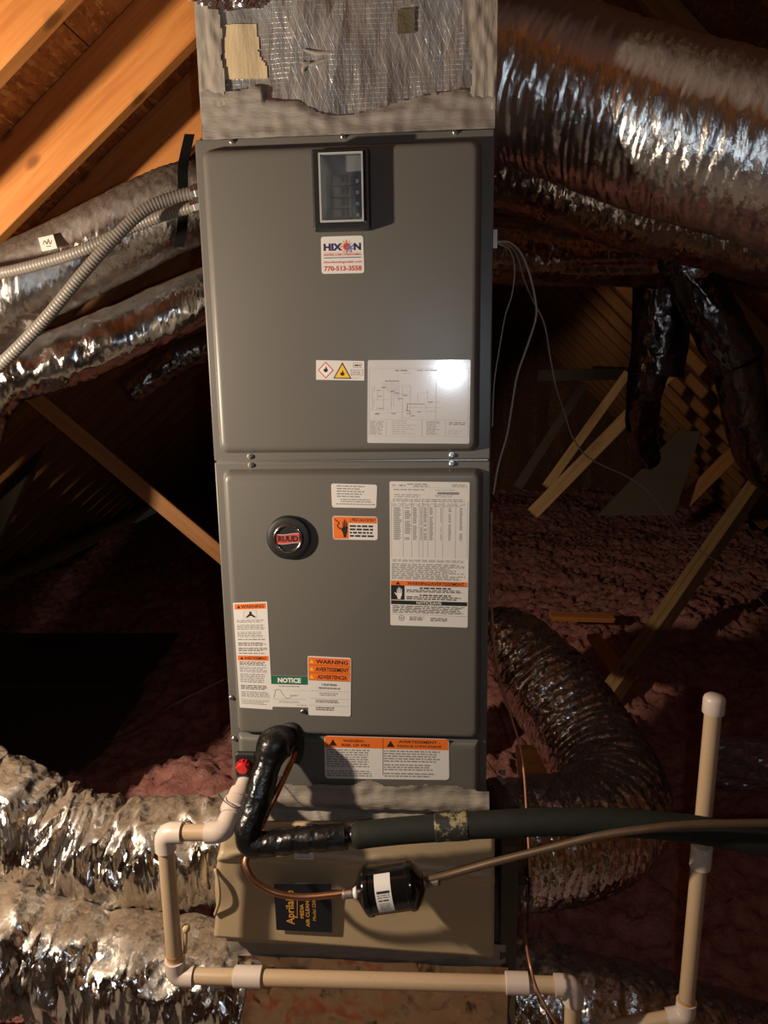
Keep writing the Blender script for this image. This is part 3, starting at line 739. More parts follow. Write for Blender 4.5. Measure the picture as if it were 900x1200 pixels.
lb = Label(ah, 'fire_risk_sticker', [(380,862),(526,866),(526.5,914),(381,912)], -.0142, 'paper', 'wide white sticker with an orange fire-risk band above the mastic', .03)
lb.rect('ink_orange', .005,.01,.995,.27).line('ink_black', .475,.01,.47,.9,.004,2)
lb.tri('ink_black', .07,.15,.065,.15).text('ink_black', 'WARNING -', .15,.07,.34,.135,.02).text('ink_black', 'RISK OF FIRE', .14,.17,.37,.235,.02)
lb.tri('ink_black', .535,.15,.065,.15).text('ink_black', 'AVERTISSEMENT -', .60,.06,.93,.125,.02).text('ink_black', "RISQUE D'INCENDIE", .59,.165,.94,.23,.02)
lb.lines('ink_grey', .015,.30,.37,.74,8,.5,.08,3,1,.03).lines('ink_grey', .015,.80,.40,.96,3,.5,.1,4,1,.03).lines('ink_grey', .48,.30,.93,.60,5,.5,.08,5,1,.03).lines('ink_grey', .48,.63,.88,.80,3,.5,.1,6,1,.03).lines('ink_grey', .48,.84,.88,.96,2,.5,.1,7,1,.03).done()
# cable clamp on the right side
cc = at(581, 281, .02); part('cable_clamp', MB().box((HW, .01, cc.z-.016), (HW+.008, .03, cc.z+.016)), 'zinc', ah)

# heightfield slab in the XZ plane (mastic, foil faces)
def slab(x0, x1, z0, z1, nx_, nz_, yfun, keep=None):
    mb = MB(); idx = {}; hs = {}
    for j in range(nz_+1):
        for i in range(nx_+1):
            x = x0+(x1-x0)*i/nx_; z = z0+(z1-z0)*j/nz_; hs[i, j] = (x, yfun(x, z), z)
    for j in range(nz_):
        for i in range(nx_):
            q = [(i,j),(i+1,j),(i+1,j+1),(i,j+1)]
            if keep and not any(keep(hs[k][0], hs[k][2]) for k in q): continue
            f = []
            for k in q:
                if k not in idx: idx[k] = len(mb.v); mb.v.append(hs[k])
                f.append(idx[k])
            mb.f.append(tuple(f))
    return mb
nz3 = lambda x, y, z: noise.noise((x, y, z))

# ================================================================== SUPPLY PLENUM
PX0, PX1, PZ1, PY = at(241, 150, .012).x, HW-.001, 1.80, .012
pl = thing('supply_plenum', 'foil-faced supply plenum box smeared with grey mastic on top of cabinet', 'plenum', (0, .26, ZT))
part('plenum_body', MB().box((PX0, PY, ZT), (PX1, .335, PZ1)), 'scrim_foil', pl)
def ffun(x, z): return PY-.002-.006*nz3(x*7, z*5, 1)-.0035*nz3(x*19, z*9, 4)-.0015*nz3(x*45, z*16, 7)-.004
part('scrim_face', slab(PX0+.002, PX1-.002, ZT+.02, PZ1, 110, 60, ffun), 'scrim_foil', pl, True)
topc = lambda x: ZT+.062+.010*nz3(x*7, 0, 3)+.012*nz3(x*18, 2, 1)-.055*math.exp(-((x-.02)/.10)**2)*.6 + .02*(1 if x < -.14 else 0)
def mk(x, z): return z < topc(x)
def mfun(x, z):
    e = (topc(x)-z)/.012; return PY-.010-.0035*min(1, max(-1, e))-.0025*nz3(x*12, z*60, 2)-.002*nz3(x*50, z*50, 6) - .003*max(0, 1-(z-ZT)/.02)
part('mastic_band', slab(PX0-.002, PX1+.001, ZT-.002, ZT+.13, 150, 40, mfun, mk), 'mastic', pl, True)
lf = lambda z: PX0+.040+.010*nz3(0, z*16, 5)+.006*nz3(3, z*50, 5); rf = lambda z: PX1-.040-.02*max(0, (z-ZT-.1))/.1+.008*nz3(0, z*14, 9)+.005*nz3(4, z*50, 5)
part('mastic_column', slab(PX0-.004, PX0+.06, ZT+.001, PZ1, 26, 70, lambda x, z: PY-.012-.003*nz3(x*60, z*9, 2)-.002*nz3(x*90, z*40, 3), lambda x, z: x < lf(z)), 'mastic_tall', pl, True)
part('mastic_column', slab(PX1-.075, PX1+.003, ZT+.03, PZ1, 30, 60, lambda x, z: PY-.012-.003*nz3(x*70, z*8, 5)-.002*nz3(x*90, z*40, 3), lambda x, z: x > rf(z)), 'mastic_tall', pl, True)
t0, t1 = at(262, 92, 0), at(332, 24, 0)
part('tape_film', slab(t0.x, t1.x, t0.z, t1.z, 36, 30, lambda x, z: ffun(x, z)-.0018-.0006*nz3(x*30, z*30, 2), lambda x, z: (x-t0.x) < (.062+.014*nz3(0, z*30, 4)+.03*max(0, (t1.z-.03-z)/.06)*.5)), 'tape_film', pl, True)
s0, s1 = at(466, 38, 0), at(486, 8, 0)
part('tape_scrap', slab(s0.x, s1.x, s0.z, s1.z, 8, 10, lambda x, z: ffun(x, z)-.003-.002*abs(nz3(x*40, z*40, 2))), 'olive_scrap', pl, True)
# smeared mastic strokes on the foil
for pts_, r_ in (([(352,72),(362,76),(380,70),(398,67)], .0022), ([(355,58),(375,62),(402,60)], .0026), ([(355,86),(356,78),(366,72)], .0028)):
    mb = MB(); tube(mb, [at(px, py, PY-.008) for px, py in pts_], lambda s_, l_, r=r_: r*(.4+1.2*math.sin(PI*min(1, s_/l_))), 8, .006, squash=lambda p_, c_: V(p_.x, c_.y+(p_.y-c_.y)*.5, p_.z))
    part('mastic_smear', mb, 'mastic', pl, True)
# crumpled foil collar round the top
def crumple(name, x0, x1, zf, seed, parent, m='foil_crumple', yoff=-.02):
    def yf(x, z):
        return yoff-.012*nz3(x*26, z*26, seed)-.010*abs(nz3(x*60, z*45, seed+3))
    o = part(name, slab(x0, x1, zf(x0)-.02, PZ1+.12, 60, 30, yf, lambda x, z: z > zf(x)), m, parent, False)
    return o
crumple('crumpled_foil', PX0-.008, at(336,0,0).x, lambda x: 1.795-.028*math.sin(PI*min(1, max(0, (x-PX0)/.145)))+.006*nz3(x*40, 0, 2), 3, pl)
crumple('crumpled_foil', at(496,0,0).x, at(548,0,0).x, lambda x: 1.776+.012*nz3(x*30, 1, 5)+.10*abs(x-.17), 8, pl)
part('plenum_cap', MB().box((PX0, PY, PZ1), (PX1, .335, PZ1+.10)), 'foil_bright', pl)

# ================================================================== COLLAR, AIR CLEANER, RETURN PLENUM
co = thing('duct_collar', 'mastic-smeared foil collar between the grey cabinet and the tan box', 'duct collar', (0, .26, .17))
part('collar_body', MB().box((-.262, -.004, .175), (HW+.004, .335, ZB)), 'mastic_dust', co)
ctop = lambda x: .322+.010*nz3(x*9, 0, 2)+.008*nz3(x*22, 1, 4)+.012*math.exp(-((x-.15)/.05)**2)+.010*math.exp(-((x-.03)/.04)**2)
def cf(x, z):
    y = -.020 if z > .268 else -.012
    y += -.006*math.exp(-((z-.262)/.010)**2)*-1 - .006*math.exp(-((z-.288)/.014)**2) - .006*math.exp(-((z-.225)/.02)**2)
    return y-.004*nz3(x*14, z*40, 3)-.0025*nz3(x*45, z*60, 5)
part('mastic_band', slab(-.23, HW+.005, .175, .36, 150, 60, cf, lambda x, z: z < ctop(x)), 'mastic_dust', co, True)
part('foil_edge', MB().box((-.2, -.045, .176), (HW+.003, -.002, .186)), 'foil_bright', co)

ac = thing('media_air_cleaner', 'tan metal filter box below the grey cabinet with a navy brand label', 'air cleaner', (0, .2, -.05))
ya = -.05
q = [at(262, 966, ya), at(580, 966, ya), at(578.5, 1118, ya), at(252, 1094, ya)]
part('box_body', MB().box((q[3].x+.02, ya+.012, -.045), (q[1].x-.004, .335, .172)), 'tan_paint', ac)
def door():
    mb = MB(); nx_, nz_ = 60, 44; vs_ = []
    for j in range(nz_+1):
        v = j/nz_
        for i in range(nx_+1):
            u = i/nx_; a = q[0].lerp(q[1], u); b_ = q[3].lerp(q[2], u); p_ = a.lerp(b_, v)
            cr = .26+.02*u+.20*max(0, u-.25)**1.6           # crease across the door
            y = ya-.011*math.exp(-((v-cr)/.03)**2)-(.010*(v-cr)/(1-cr) if v > cr else 0)
            y += .010*math.exp(-(u/.05)**2)*-1*math.sin(PI*min(1, max(0, (v-.12)/.6)))
            y += .002*nz3(u*5, v*4, 2)
            vs_.append((p_.x-.006*math.exp(-(u/.03)**2)*math.sin(PI*min(1, max(0, (v-.12)/.6))), y, p_.z))
    F = [(j*(nx_+1)+i, (j+1)*(nx_+1)+i, (j+1)*(nx_+1)+i+1, j*(nx_+1)+i+1) for j in range(nz_) for i in range(nx_)]
    mb.add(vs_, F)
    o = part('door', mb, 'tan_paint', ac, True); md = o.modifiers.new('solid', 'SOLIDIFY'); md.thickness = .012; md.offset = -1
    return o
door()
lip = MB(); tube(lip, [at(252,1018,ya-.012), at(256,1035,ya-.022), at(257,1055,ya-.024), at(252,1072,ya-.012)], .0035, 8, .006); part('bent_lip', lip, 'tan_paint', ac, True)
lb = Label(ac, 'brand_label', [(321,1036),(388,1036),(389.5,1092.5),(324,1089.5)], ya-.0185, 'label_navy', 'dark navy brand label with gold lettering', .01, .0008)
lb.text('ink_amber', 'Aprilaire', .19,.13,.38,.86,.01,2,True).text('ink_amber', 'MEDIA', .44,.42,.505,.72,.02,2,True).text('ink_amber', 'AIR CLEANER', .54,.22,.605,.90,.02,2,True).text('ink_amber', 'Model 2200', .66,.30,.72,.76,.0,2,True)
lb.line('ink_amber', .40,.30,.385,.72,.01).done()
lb = Label(ac, 'barcode_sticker', [(344,990),(366,990),(367.5,1007.5),(345.5,1006.5)], ya-.012, 'paper', 'small white barcode sticker', .02)
for k in range(9): lb.rect('ink_grey', .2+.07*k,.45,.2+.07*k+.03,.72)
lb.lines('ink_grey', .15,.80,.85,.90,1).done()
rp = thing('return_plenum', 'foil-covered return plenum box below the tan filter box', 'plenum', (0, .26, -.5))
part('plenum_body', MB().box((-.295, -.005, -.56), (.315, .34, -.046)), 'foil_dusty', rp)
part('mastic_band', slab(-.297, .312, -.145, -.046, 120, 30, lambda x, z: -.012-.004*nz3(x*16, z*30, 1)-.003*nz3(x*40, z*50, 4), lambda x, z: z > -.125+.012*nz3(x*10, 0, 6)), 'mastic_dust', rp, True)
part('foil_wrap', slab(-.30, .318, -.56, -.10, 130, 100, lambda x, z: -.013-.012*abs(nz3(x*6+z*5, z*8, 2))-.003*abs(nz3(x*20, z*22+x*9, 5))), 'foil_kraft', rp, True)
part('corner_board', MB().box((.30, -.012, -.52), (.335, .02, .19)), 'plywood_dark', rp)

# ================================================================== DUCTS
def duct(name, pts, R, m, label, seed, octs, shear=.0, ring=.0, pitch=.06, step=.005, seg=72, low=.003):
    path = [p_ if isinstance(p_, Vector) else at(*p_) for p_ in pts]
    root = thing(name, label, 'duct', path[0], 'flexible foil ducts')
    mb = MB(); tube(mb, path, R, seg, step, crinkle(seed, octs, shear, ring, pitch, low))
    o = part('jacket', mb, m, root, True)
    return root, path
fine = [(34, 1.6, .0028), (85, 2.2, .0020)]
d1, p1 = duct('flexible_duct', [(250,236,.50),(215,243,.46),(150,272,.40),(70,312,.36),(0,350,.32),V(-1.05,.30,1.18),V(-1.20,.28,1.02),V(-1.30,.28,.7),V(-1.36,.28,.3),V(-1.40,.28,-.45)], lambda s_, l_: .094+.075*min(1, max(0, s_-.80)/.3), 'foil_dusty', 'upper left foil duct with a white tag, behind the two conduits', 1, [(30, 1.4, .0016), (75, 2.0, .0014)], .01)  # unseen run past the left edge bent down and fattened to block the lamp
tg = MB(); c0 = at(56, 285, .262)
tx = (at(66,279,.25)-at(44,284,.25)).normalized(); ty = (at(52,297,.24)-at(46,277,.26)).normalized(); tn = tx.cross(ty).normalized(); tn = -tn if tn.y > 0 else tn
tg.add([c0+tx*sx*.018+ty*sy*.019+tn*h_ for h_ in (0,.001) for sx, sy in ((-1,-1),(1,-1),(1,1),(-1,1))], [(4,5,6,7),(0,1,5,4),(1,2,6,5),(2,3,7,6),(3,0,4,7)])
tgo = part('marking_tag', tg, 'paper_aged', d1, label='white square tag with pen marks')
pen = MB()
for pl_ in ([(-.6,.1),(-.3,-.4),(-.1,.2),(.1,-.3)], [(.2,-.5),(.3,.3),(.6,-.2)], [(-.3,.5),(.3,.55)]):
    tube(pen, [c0+tx*u*.018+ty*v*.019+tn*.0014 for u, v in pl_], .0007, 5, .003)
part('pen_mark', pen, 'ink_black', tgo)
d2, _ = duct('flexible_duct', [(262,340,.58),(215,360,.52),(140,392,.46),(70,420,.42),(0,446,.38),V(-1.0,.35,1.02),V(-1.09,.34,.8),V(-1.14,.33,.5),V(-1.16,.33,0),V(-1.16,.33,-.45)], lambda s_, l_: .070+.055*min(1, max(0, s_-.82)/.25), 'foil_mirror', 'second left foil duct with a blue glint, below the tagged duct', 4, [(16, 1.2, .005), (60, 2, .0015)], .04)  # lower run out of view, shaped to keep lamp light off the left background
d3, _ = duct('flexible_duct', [(262,402,.95),(220,415,.92),(180,440,.9),(152,460,.88)], lambda s_, l_: .050*(1-.25*s_/l_), 'foil_black', 'short dark foil duct end hanging left of the cabinet', 9, [(28, 1.5, .004), (70, 2, .002)], .02)
big = [(11, 1.3, .018), (28, 2.2, .010), (70, 4, .0012)]
d4, _ = duct('flexible_duct', [(-120,900,.10),(-60,925,.10),(0,955,.10),(60,983,.12),(130,998,.14),(200,998,.16),(275,993,.18)], .122, 'foil_bright', 'bright crinkled foil duct on the left, directly below the insulation heap', 12, [(16, 1.3, .014), (38, 2.2, .009), (80, 4, .0012)], .03, .004, .11)
d5, _ = duct('flexible_duct', [(-140,1075,-.07),(-80,1085,-.06),(0,1105,-.05),(70,1125,-.03),(150,1140,-.01),(215,1150,.0),(285,1160,.02)], .122, 'foil_bright', 'lowest left foil duct, running into the return plenum behind the white pipe', 15, big, .05, .010, .16)
tk = MB(); tp = at(218, 1088, -.150)
lathe(tk, [(0,.004),(.004,.008),(.012,.008),(.016,.004)], tp+V(0,0,.008), (0,0,-1), 10); tube(tk, [tp, tp+V(-.003,0,-.03), tp+V(-.008,.004,-.06)], .004, 8, .01)
part('twine_tie', tk, 'twine', d5, True)
# right
d6, _ = duct('flexible_duct', [(560,85,.32),(610,95,.30),(680,117,.27),(770,146,.23),(860,172,.19),(960,205,.15),(1100,270,.10)], .160, 'foil_smooth', 'largest foil duct at the upper right with a strong white glare', 21, [(24, 1.2, .0022), (70, 1.8, .0022), (130, 2.5, .0010)], .03, step=.0035, seg=100)
d7, _ = duct('flexible_duct', [(570,203,.52),(620,214,.50),(700,237,.48),(800,264,.46),(920,293,.44),(1050,325,.44)], .082, 'foil_copper', 'brown-tinted foil duct directly under the largest right duct', 24, fine, .02)
d8, _ = duct('flexible_duct', [(560,292,.85),(640,297,.88),(740,300,.92),(830,302,.95),(950,310,1.0)], .088, 'foil_copper', 'dark horizontal trunk duct behind the right wires', 27, [(3, 3.0, .008), (9, 5, .003)])
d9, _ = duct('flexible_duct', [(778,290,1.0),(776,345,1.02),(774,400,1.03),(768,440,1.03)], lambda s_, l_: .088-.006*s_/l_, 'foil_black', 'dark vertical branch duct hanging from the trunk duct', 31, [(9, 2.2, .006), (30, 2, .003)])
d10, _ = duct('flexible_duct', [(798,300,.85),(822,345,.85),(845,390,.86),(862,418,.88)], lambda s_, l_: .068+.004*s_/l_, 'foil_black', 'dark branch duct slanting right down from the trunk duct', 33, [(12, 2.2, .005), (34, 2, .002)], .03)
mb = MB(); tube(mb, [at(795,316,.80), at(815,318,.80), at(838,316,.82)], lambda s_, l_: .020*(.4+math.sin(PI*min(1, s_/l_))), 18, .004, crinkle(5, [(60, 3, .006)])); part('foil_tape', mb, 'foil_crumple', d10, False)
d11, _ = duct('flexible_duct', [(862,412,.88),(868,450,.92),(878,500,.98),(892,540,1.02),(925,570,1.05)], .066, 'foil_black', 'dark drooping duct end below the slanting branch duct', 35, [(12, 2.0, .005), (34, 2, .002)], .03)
mb = MB(); rc = at(862, 416, .88); lathe(mb, [(0,.066),(.001,.073),(.006,.073),(.007,.066)], rc, (at(868,450,.92)-rc).normalized(), 28); part('clamp_band', mb, 'nylon_black', d11)
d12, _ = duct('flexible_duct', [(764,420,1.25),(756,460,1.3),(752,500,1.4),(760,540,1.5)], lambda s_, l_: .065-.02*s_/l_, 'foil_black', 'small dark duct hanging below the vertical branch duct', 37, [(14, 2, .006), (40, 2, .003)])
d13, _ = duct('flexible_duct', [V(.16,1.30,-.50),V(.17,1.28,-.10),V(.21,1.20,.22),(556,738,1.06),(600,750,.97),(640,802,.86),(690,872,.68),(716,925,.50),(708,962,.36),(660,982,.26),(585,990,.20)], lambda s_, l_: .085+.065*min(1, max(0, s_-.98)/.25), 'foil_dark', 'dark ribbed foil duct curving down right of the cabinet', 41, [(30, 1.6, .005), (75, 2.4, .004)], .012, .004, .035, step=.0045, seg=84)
d14, _ = duct('flexible_duct', [(575,1165,.12),(640,1178,.10),(720,1195,.10),(820,1225,.12),(950,1270,.16)], .125, 'foil_dark', 'lowest right foil duct beneath the white pipe elbow', 44, [(16, 1.4, .010), (45, 2, .004)], .03, .006, .09)
# hanging strap
st = thing('hanging_strap', 'black nylon strap holding up the tagged left duct beside the cabinet', 'strap', at(218, 160, .36))
mb = MB(); sp = [at(223,158,.40), at(217,185,.385), at(215,203,.36), at(216,240,.335), at(214,270,.345), at(210,290,.385)]
pth, _ = catmull(sp, .01); wv = V(.024, .005, 0); vs_ = []
for p_ in pth: vs_ += [p_-wv*.45+V(0,-.006,0), p_+wv*.45+V(0,-.006,0), p_+wv*.45+V(0,-.003,0), p_-wv*.45+V(0,-.003,0)]
n = len(pth); mb.add(vs_, [f for i in range(n-1) for f in ((i*4,i*4+1,i*4+5,i*4+4),(i*4+1,i*4+2,i*4+6,i*4+5),(i*4+2,i*4+3,i*4+7,i*4+6),(i*4+3,i*4,i*4+4,i*4+7))])
part('webbing', mb, 'nylon_black', st)

# ================================================================== CONDUITS
def conduit(pts, label):
    path = [at(*p_) for p_ in pts]; root = thing('flexible_conduit', label, 'conduit', path[0], 'flexible conduits')
    mb = MB(); tube(mb, path, .0116, 16, .0013, lambda s_, th: .00045*math.sin(2*PI*s_/.0068+th)); part('sheath', mb, 'conduit_grey', root, True)
    d = (path[1]-path[0]).normalized(); mb = MB(); lathe(mb, [(0,.016),(.012,.016),(.013,.0145),(.02,.0145)], path[0], d, 8); part('end_connector', mb, 'zinc', root)
conduit([(236,224,.10),(205,231,.09),(170,246,.07),(135,278,.05),(95,323,.03),(50,377,.02),(0,428,.01),(-80,500,0)], 'grey ribbed conduit bending steeply down to the left edge')
conduit([(236,240,.13),(195,251,.13),(150,268,.13),(100,292,.12),(50,308,.12),(0,320,.12),(-90,335,.12)], 'grey ribbed conduit running flatter, behind the steeper one')

# ================================================================== PVC DRAIN LINE
PR, FR = .0158, .0205; YD = -.15
dl_ = thing('drain_line', 'white PVC condensate drain line looping left of the tan box', 'drain pipe', at(200, 1140, YD))
def pipe(a, b_, root, r=PR, m='pvc_pipe', name='pipe'):
    mb = MB(); lathe(mb, [(0, r), ((Vector(b_)-Vector(a)).length, r)], a, Vector(b_)-Vector(a), 24); return shade_auto(part(name, mb, m, root))
def coupling(c, d, root, ln=.05, r=FR, name='coupling'):
    d = Vector(d).normalized(); mb = MB(); lathe(mb, [(0,r-.0012),(.0012,r),(ln-.0012,r),(ln,r-.0012)], Vector(c)-d*ln/2, d, 28); return shade_auto(part(name, mb, 'pvc_fitting', root))
def elbow(c, d0, d1, root, arm=.032, r=FR, name='elbow'):
    """fitting with its corner at c; d0, d1 point from the corner towards its two mouths"""
    c, d0, d1 = Vector(c), Vector(d0).normalized(), Vector(d1).normalized(); pts = [c+d0*arm, c+d0*arm*.55]; 
    for k in range(1, 8):
        t = k/8; pts.append((c+d0*arm*.5)*(1-t)**2+c*2*t*(1-t)*1.0+(c+d1*arm*.5)*t*t)
    pts += [c+d1*arm*.55, c+d1*arm]
    mb = MB(); tube(mb, pts, r, 28, .01, smooth_path=False); return shade_auto(part(name, mb, 'pvc_fitting', root), 50)
e1 = at(262, 975, YD); e2 = at(193, 976, YD); e3 = at(203, 1143, YD); e3 = V(e2.x-.001, YD, e3.z)
e4 = at(672, 1155, YD)
mouth = at(287, 917, -.022); union = at(275, 935, -.085); 
dcl = (e1-mouth)
# neck from the cabinet to the first elbow
mb = MB(); lathe(mb, [(0,.017),(.028,.017),(.029,.0225),(.052,.0225),(.056,.0255),(.078,.0255),(.081,.0205),(dcl.length*.72,.0205)], mouth, dcl, 28); shade_auto(part('union_fitting', mb, 'pvc_fitting', dl_, label='white union fitting leaving the cabinet'))
pipe(mouth+dcl*.6, e1, dl_)
elbow(e1, -dcl, e2-e1, dl_, .034); pipe(e1, e2, dl_); elbow(e2, e1-e2, e3-e2, dl_, .036); pipe(e2, e3, dl_); elbow(e3, e2-e3, e4-e3, dl_, .038)
pipe(e3, e4, dl_)
coupling(at(291.5, 1144.5, YD), e4-e3, dl_, .057); coupling(at(606, 1152, YD), e4-e3, dl_, .045)
e5 = V(e4.x+.003, YD, -.30); elbow(e4, e3-e4, e5-e4, dl_, .036); pipe(e4, e5, dl_)
pr = MB(); lathe(pr, [(0,PR+.0005),(.006,PR+.0005)], e3.lerp(e2, .145), (0,0,1), 24); part('primer_ring', pr, 'primer', dl_)
# float switch on the cabinet
fs = MB().box((-.022,-.014,-.034), (.026,0,.024)); fc = at(289, 891, -.014)
fso = bevel(part('float_switch', fs, 'black_plastic', dl_, loc=fc, label='black float switch with a red cap'), .008, 3)
mb = MB(); lathe(mb, [(0,.0135),(.012,.0130),(.016,.0105),(.0165,0.0005)], fc+V(-.002,-.014,-.002), (0,-1,-.1), 24)
for k in range(12):
    a = 2*PI*k/12
    mb.box(*(lambda c: ((c.x-.0012, c.y-.011, c.z-.0012), (c.x+.0012, c.y, c.z+.0012)))(fc+V(-.002+.0132*math.cos(a),-.015,-.002+.0132*math.sin(a))))
o = part('red_cap', mb, 'red_cap', fso); o.location = Vector((0,0,0)); 
for v in o.data.vertices: v.co -= fc
mb = MB(); tube(mb, [at(297,900,-.04), at(290,935,-.10), at(278,947,-.125), at(262,938,-.11), at(256,930,-.09)], .0011, 6, .005); part('sensor_wire', mb, 'wire_dark', dl_, True)

# standpipe at the right
sp_ = thing('standpipe', 'upright capped white PVC standpipe at the lower right', 'drain pipe', at(803, 1190, -.12))
YSp = -.12; s_top = at(837, 822, YSp); s_bot = at(803, 1190, YSp)
pipe(s_bot, s_top, sp_, .0150)
dv = (s_top-s_bot).normalized()
mb = MB(); lathe(mb, [(0,.0185),(.001,.0192),(.026,.0192),(.031,.0175),(.035,.013),(.0365,.004)], s_top-dv*.022, dv, 28); shade_auto(part('cap', mb, 'pvc_fitting', sp_))
coupling(at(821.5, 1003, YSp), dv, sp_, .047, .0192)
s_l = at(715, 1206, YSp); elbow(s_bot, dv, s_l-s_bot, sp_, .034, .019); pipe(s_bot, s_l, sp_, .0150)
pr = MB(); lathe(pr, [(0,.0157),(.006,.0157)], s_bot+dv*.034, dv, 24); part('primer_ring', pr, 'primer', sp_)

# ================================================================== REFRIGERANT LINES
sl = thing('suction_line', 'black insulated suction pipe taped at the elbow, running to the right', 'pipe', at(290, 990, -.15))
h0 = at(338, 862, -.012)
mb = MB(); tube(mb, [at(340,860,.01), at(334,864,-.03), at(322,874,-.06), at(311,905,-.09), at(300,945,-.125), at(290,974,-.148), at(294,988,-.152), at(313,989,-.15), at(350,984,-.15), at(380,982,-.15), at(407,980,-.15)],
    lambda s_, l_: .0228+.0125*math.exp(-((s_-.078)/.024)**2)+.0040*math.exp(-((s_-.16)/.06)**2), 36, .0025,
    lambda s_, th: .0020*(((s_+th/(2*PI)*.034) % .034)/.034)*(1 if s_ > .22 else .35)+.0016*nz3(s_*45, math.cos(th)*2, math.sin(th)*2)+.0008*nz3(s_*120, math.cos(th)*4, math.sin(th)*4))
part('tape_wrap', mb, 'black_tape', sl, True, label='shiny black tape wrapped round the pipe elbow')
mb = MB(); tube(mb, [at(404,981,-.15), at(418,979,-.15)], lambda s_, l_: .0195-.003*math.sin(PI*s_/l_), 28, .004); part('tape_neck', mb, 'black_tape', sl, True)
def fr(s_, l_): return .0245 if s_ > .006 else .021
mb = MB(); tube(mb, [at(414,979.5,-.15), at(470,973.5,-.15), at(540,968,-.152), at(620,964,-.155), at(700,963,-.155), at(780,968,-.155), at(850,978,-.155), at(960,1000,-.155)], fr, 32, .008, lambda s_, th: .0008*nz3(s_*12, math.cos(th), math.sin(th)))
part('foam_sleeve', mb, 'foam_black', sl, True, label='matte black foam pipe insulation')
mb = MB(); tube(mb, [at(510,970,-.152), at(530,968.7,-.152), at(549,967.5,-.152)], .0254, 32, .004, lambda s_, th: .0008*nz3(s_*50, math.cos(th)*3, math.sin(th)*3)); part('glued_joint', mb, 'joint_glue', sl, True)
gm = MB(); tube(gm, [at(343,851,-.016), at(350,866,-.022), at(350,884,-.02), at(347,894,-.017)], lambda s_, l_: .014-.007*s_/l_, 16, .006, squash=lambda p_, c_: V(p_.x, c_.y+(p_.y-c_.y)*.35, p_.z)); part('grommet', gm, 'rubber', sl, True, label='black rubber sealing flap')
gm = MB(); tube(gm, [at(327,862,-.016), at(333,853,-.02), at(345,851,-.02), at(350,860,-.018)], .0085, 14, .006); part('grommet', gm, 'rubber', sl, True)

ll = thing('liquid_line', 'copper liquid line with a black filter drier in front of the tan box', 'pipe', at(457, 1041, -.165))
YL = -.150
mb = MB(); tube(mb, [at(347,880,-.02), at(338,900,-.05), at(324,930,-.095), at(312,955,-.115), at(296,990,-.118), at(288,1008,-.135), at(290,1020,-.145), at(300,1034,-.15), at(322,1046,YL), at(352,1051,YL), at(385,1049,YL), at(414,1045,YL)], .0066, 16, .005); part('copper_tube', mb, 'copper', ll, True)
mb = MB(); tube(mb, [at(498,1032,YL), at(530,1024,YL), at(580,1010,YL-.01), at(640,995,YL-.025), at(700,980,YL-.04), at(760,971,YL-.05), at(820,966,YL-.05), at(960,964,YL-.05)], .0072, 16, .006); part('copper_tube', mb, 'copper_brown', ll, True)
A, B = at(418, 1046, YL), at(498, 1034.5, YL); axd = B-A; ln = axd.length; RD = .0455
mb = MB(); lathe(mb, [(0,.010),(.003,.016),(.016,RD-.006),(.020,RD-.001),(.024,RD),(.030,RD),(.032,RD-.002),(ln-.032,RD-.002),(ln-.030,RD),(ln-.024,RD),(ln-.020,RD-.001),(ln-.014,RD-.008),(ln-.003,.018),(ln,.010)], A, axd, 48)
fd = shade_auto(part('filter_drier', mb, 'gloss_black', ll, label='glossy black filter drier canister'), 32)
# curved sticker round the front of the canister
ax_ = axd.normalized(); fwd = (CAM-(A+B)/2); fwd = (fwd-ax_*fwd.dot(ax_)).normalized(); upx = ax_.cross(fwd); upx = upx if upx.z > 0 else -upx
def cyl(s_, t, h): return A+ax_*s_+(fwd*math.cos(t)+upx*math.sin(t))*(RD-.0015+h)
class Wrap(Label):
    def __init__(s, o, s0, s1, t0, t1): s.o = o; s.a = (s0, s1, t0, t1); s.inks = {}; s.th = .0006; s.W = s1-s0; s.H = (t0-t1)*RD
    def p(s, u, v, h): s0, s1, t0, t1 = s.a; return cyl(s0+(s1-s0)*u, t0+(t1-t0)*v, h+.0003)
mb = MB(); ns = 16; vs_ = []
S0, S1, T0, T1 = ln*.33, ln*.56, .62, -1.05
for i in range(ns+1):
    t = T0+(T1-T0)*i/ns; vs_ += [cyl(S0, t, .0006), cyl(S1, t, .0006)]
mb.add(vs_, [(i*2, i*2+1, i*2+3, i*2+2) for i in range(ns)])
so = part('canister_sticker', mb, 'paper', fd, True, label='white printed sticker')
wp = Wrap(so, S0, S1, T0, T1); wp.rect('ink_black', .1,.42,.9,.48).lines('ink_grey', .1,.50,.9,.60,2,.5,.1,3,1,.2).lines('ink_black', .15,.62,.85,.67,1,.6,.1,4,1,.2).lines('ink_pale', .15,.70,.85,.95,6,.5,.3,5,1,.2).done()
for P_, d_, m_ in ((A, -1, 'ink_white'), (B, 1, 'brazing')):
    mb = MB(); lathe(mb, [(0,.0125),(.004,.011),(.008,.009)], P_-ax_*d_*.002, ax_*d_, 16); part('fitting_collar', mb, m_, fd, True)
    mb = MB(); lathe(mb, [(0,.0086),(.004,.0093),(.016,.009),(.020,.0098),(.024,.0075)], P_+ax_*d_*.005, ax_*d_, 16); part('brazed_joint', mb, 'brazing', fd, True)

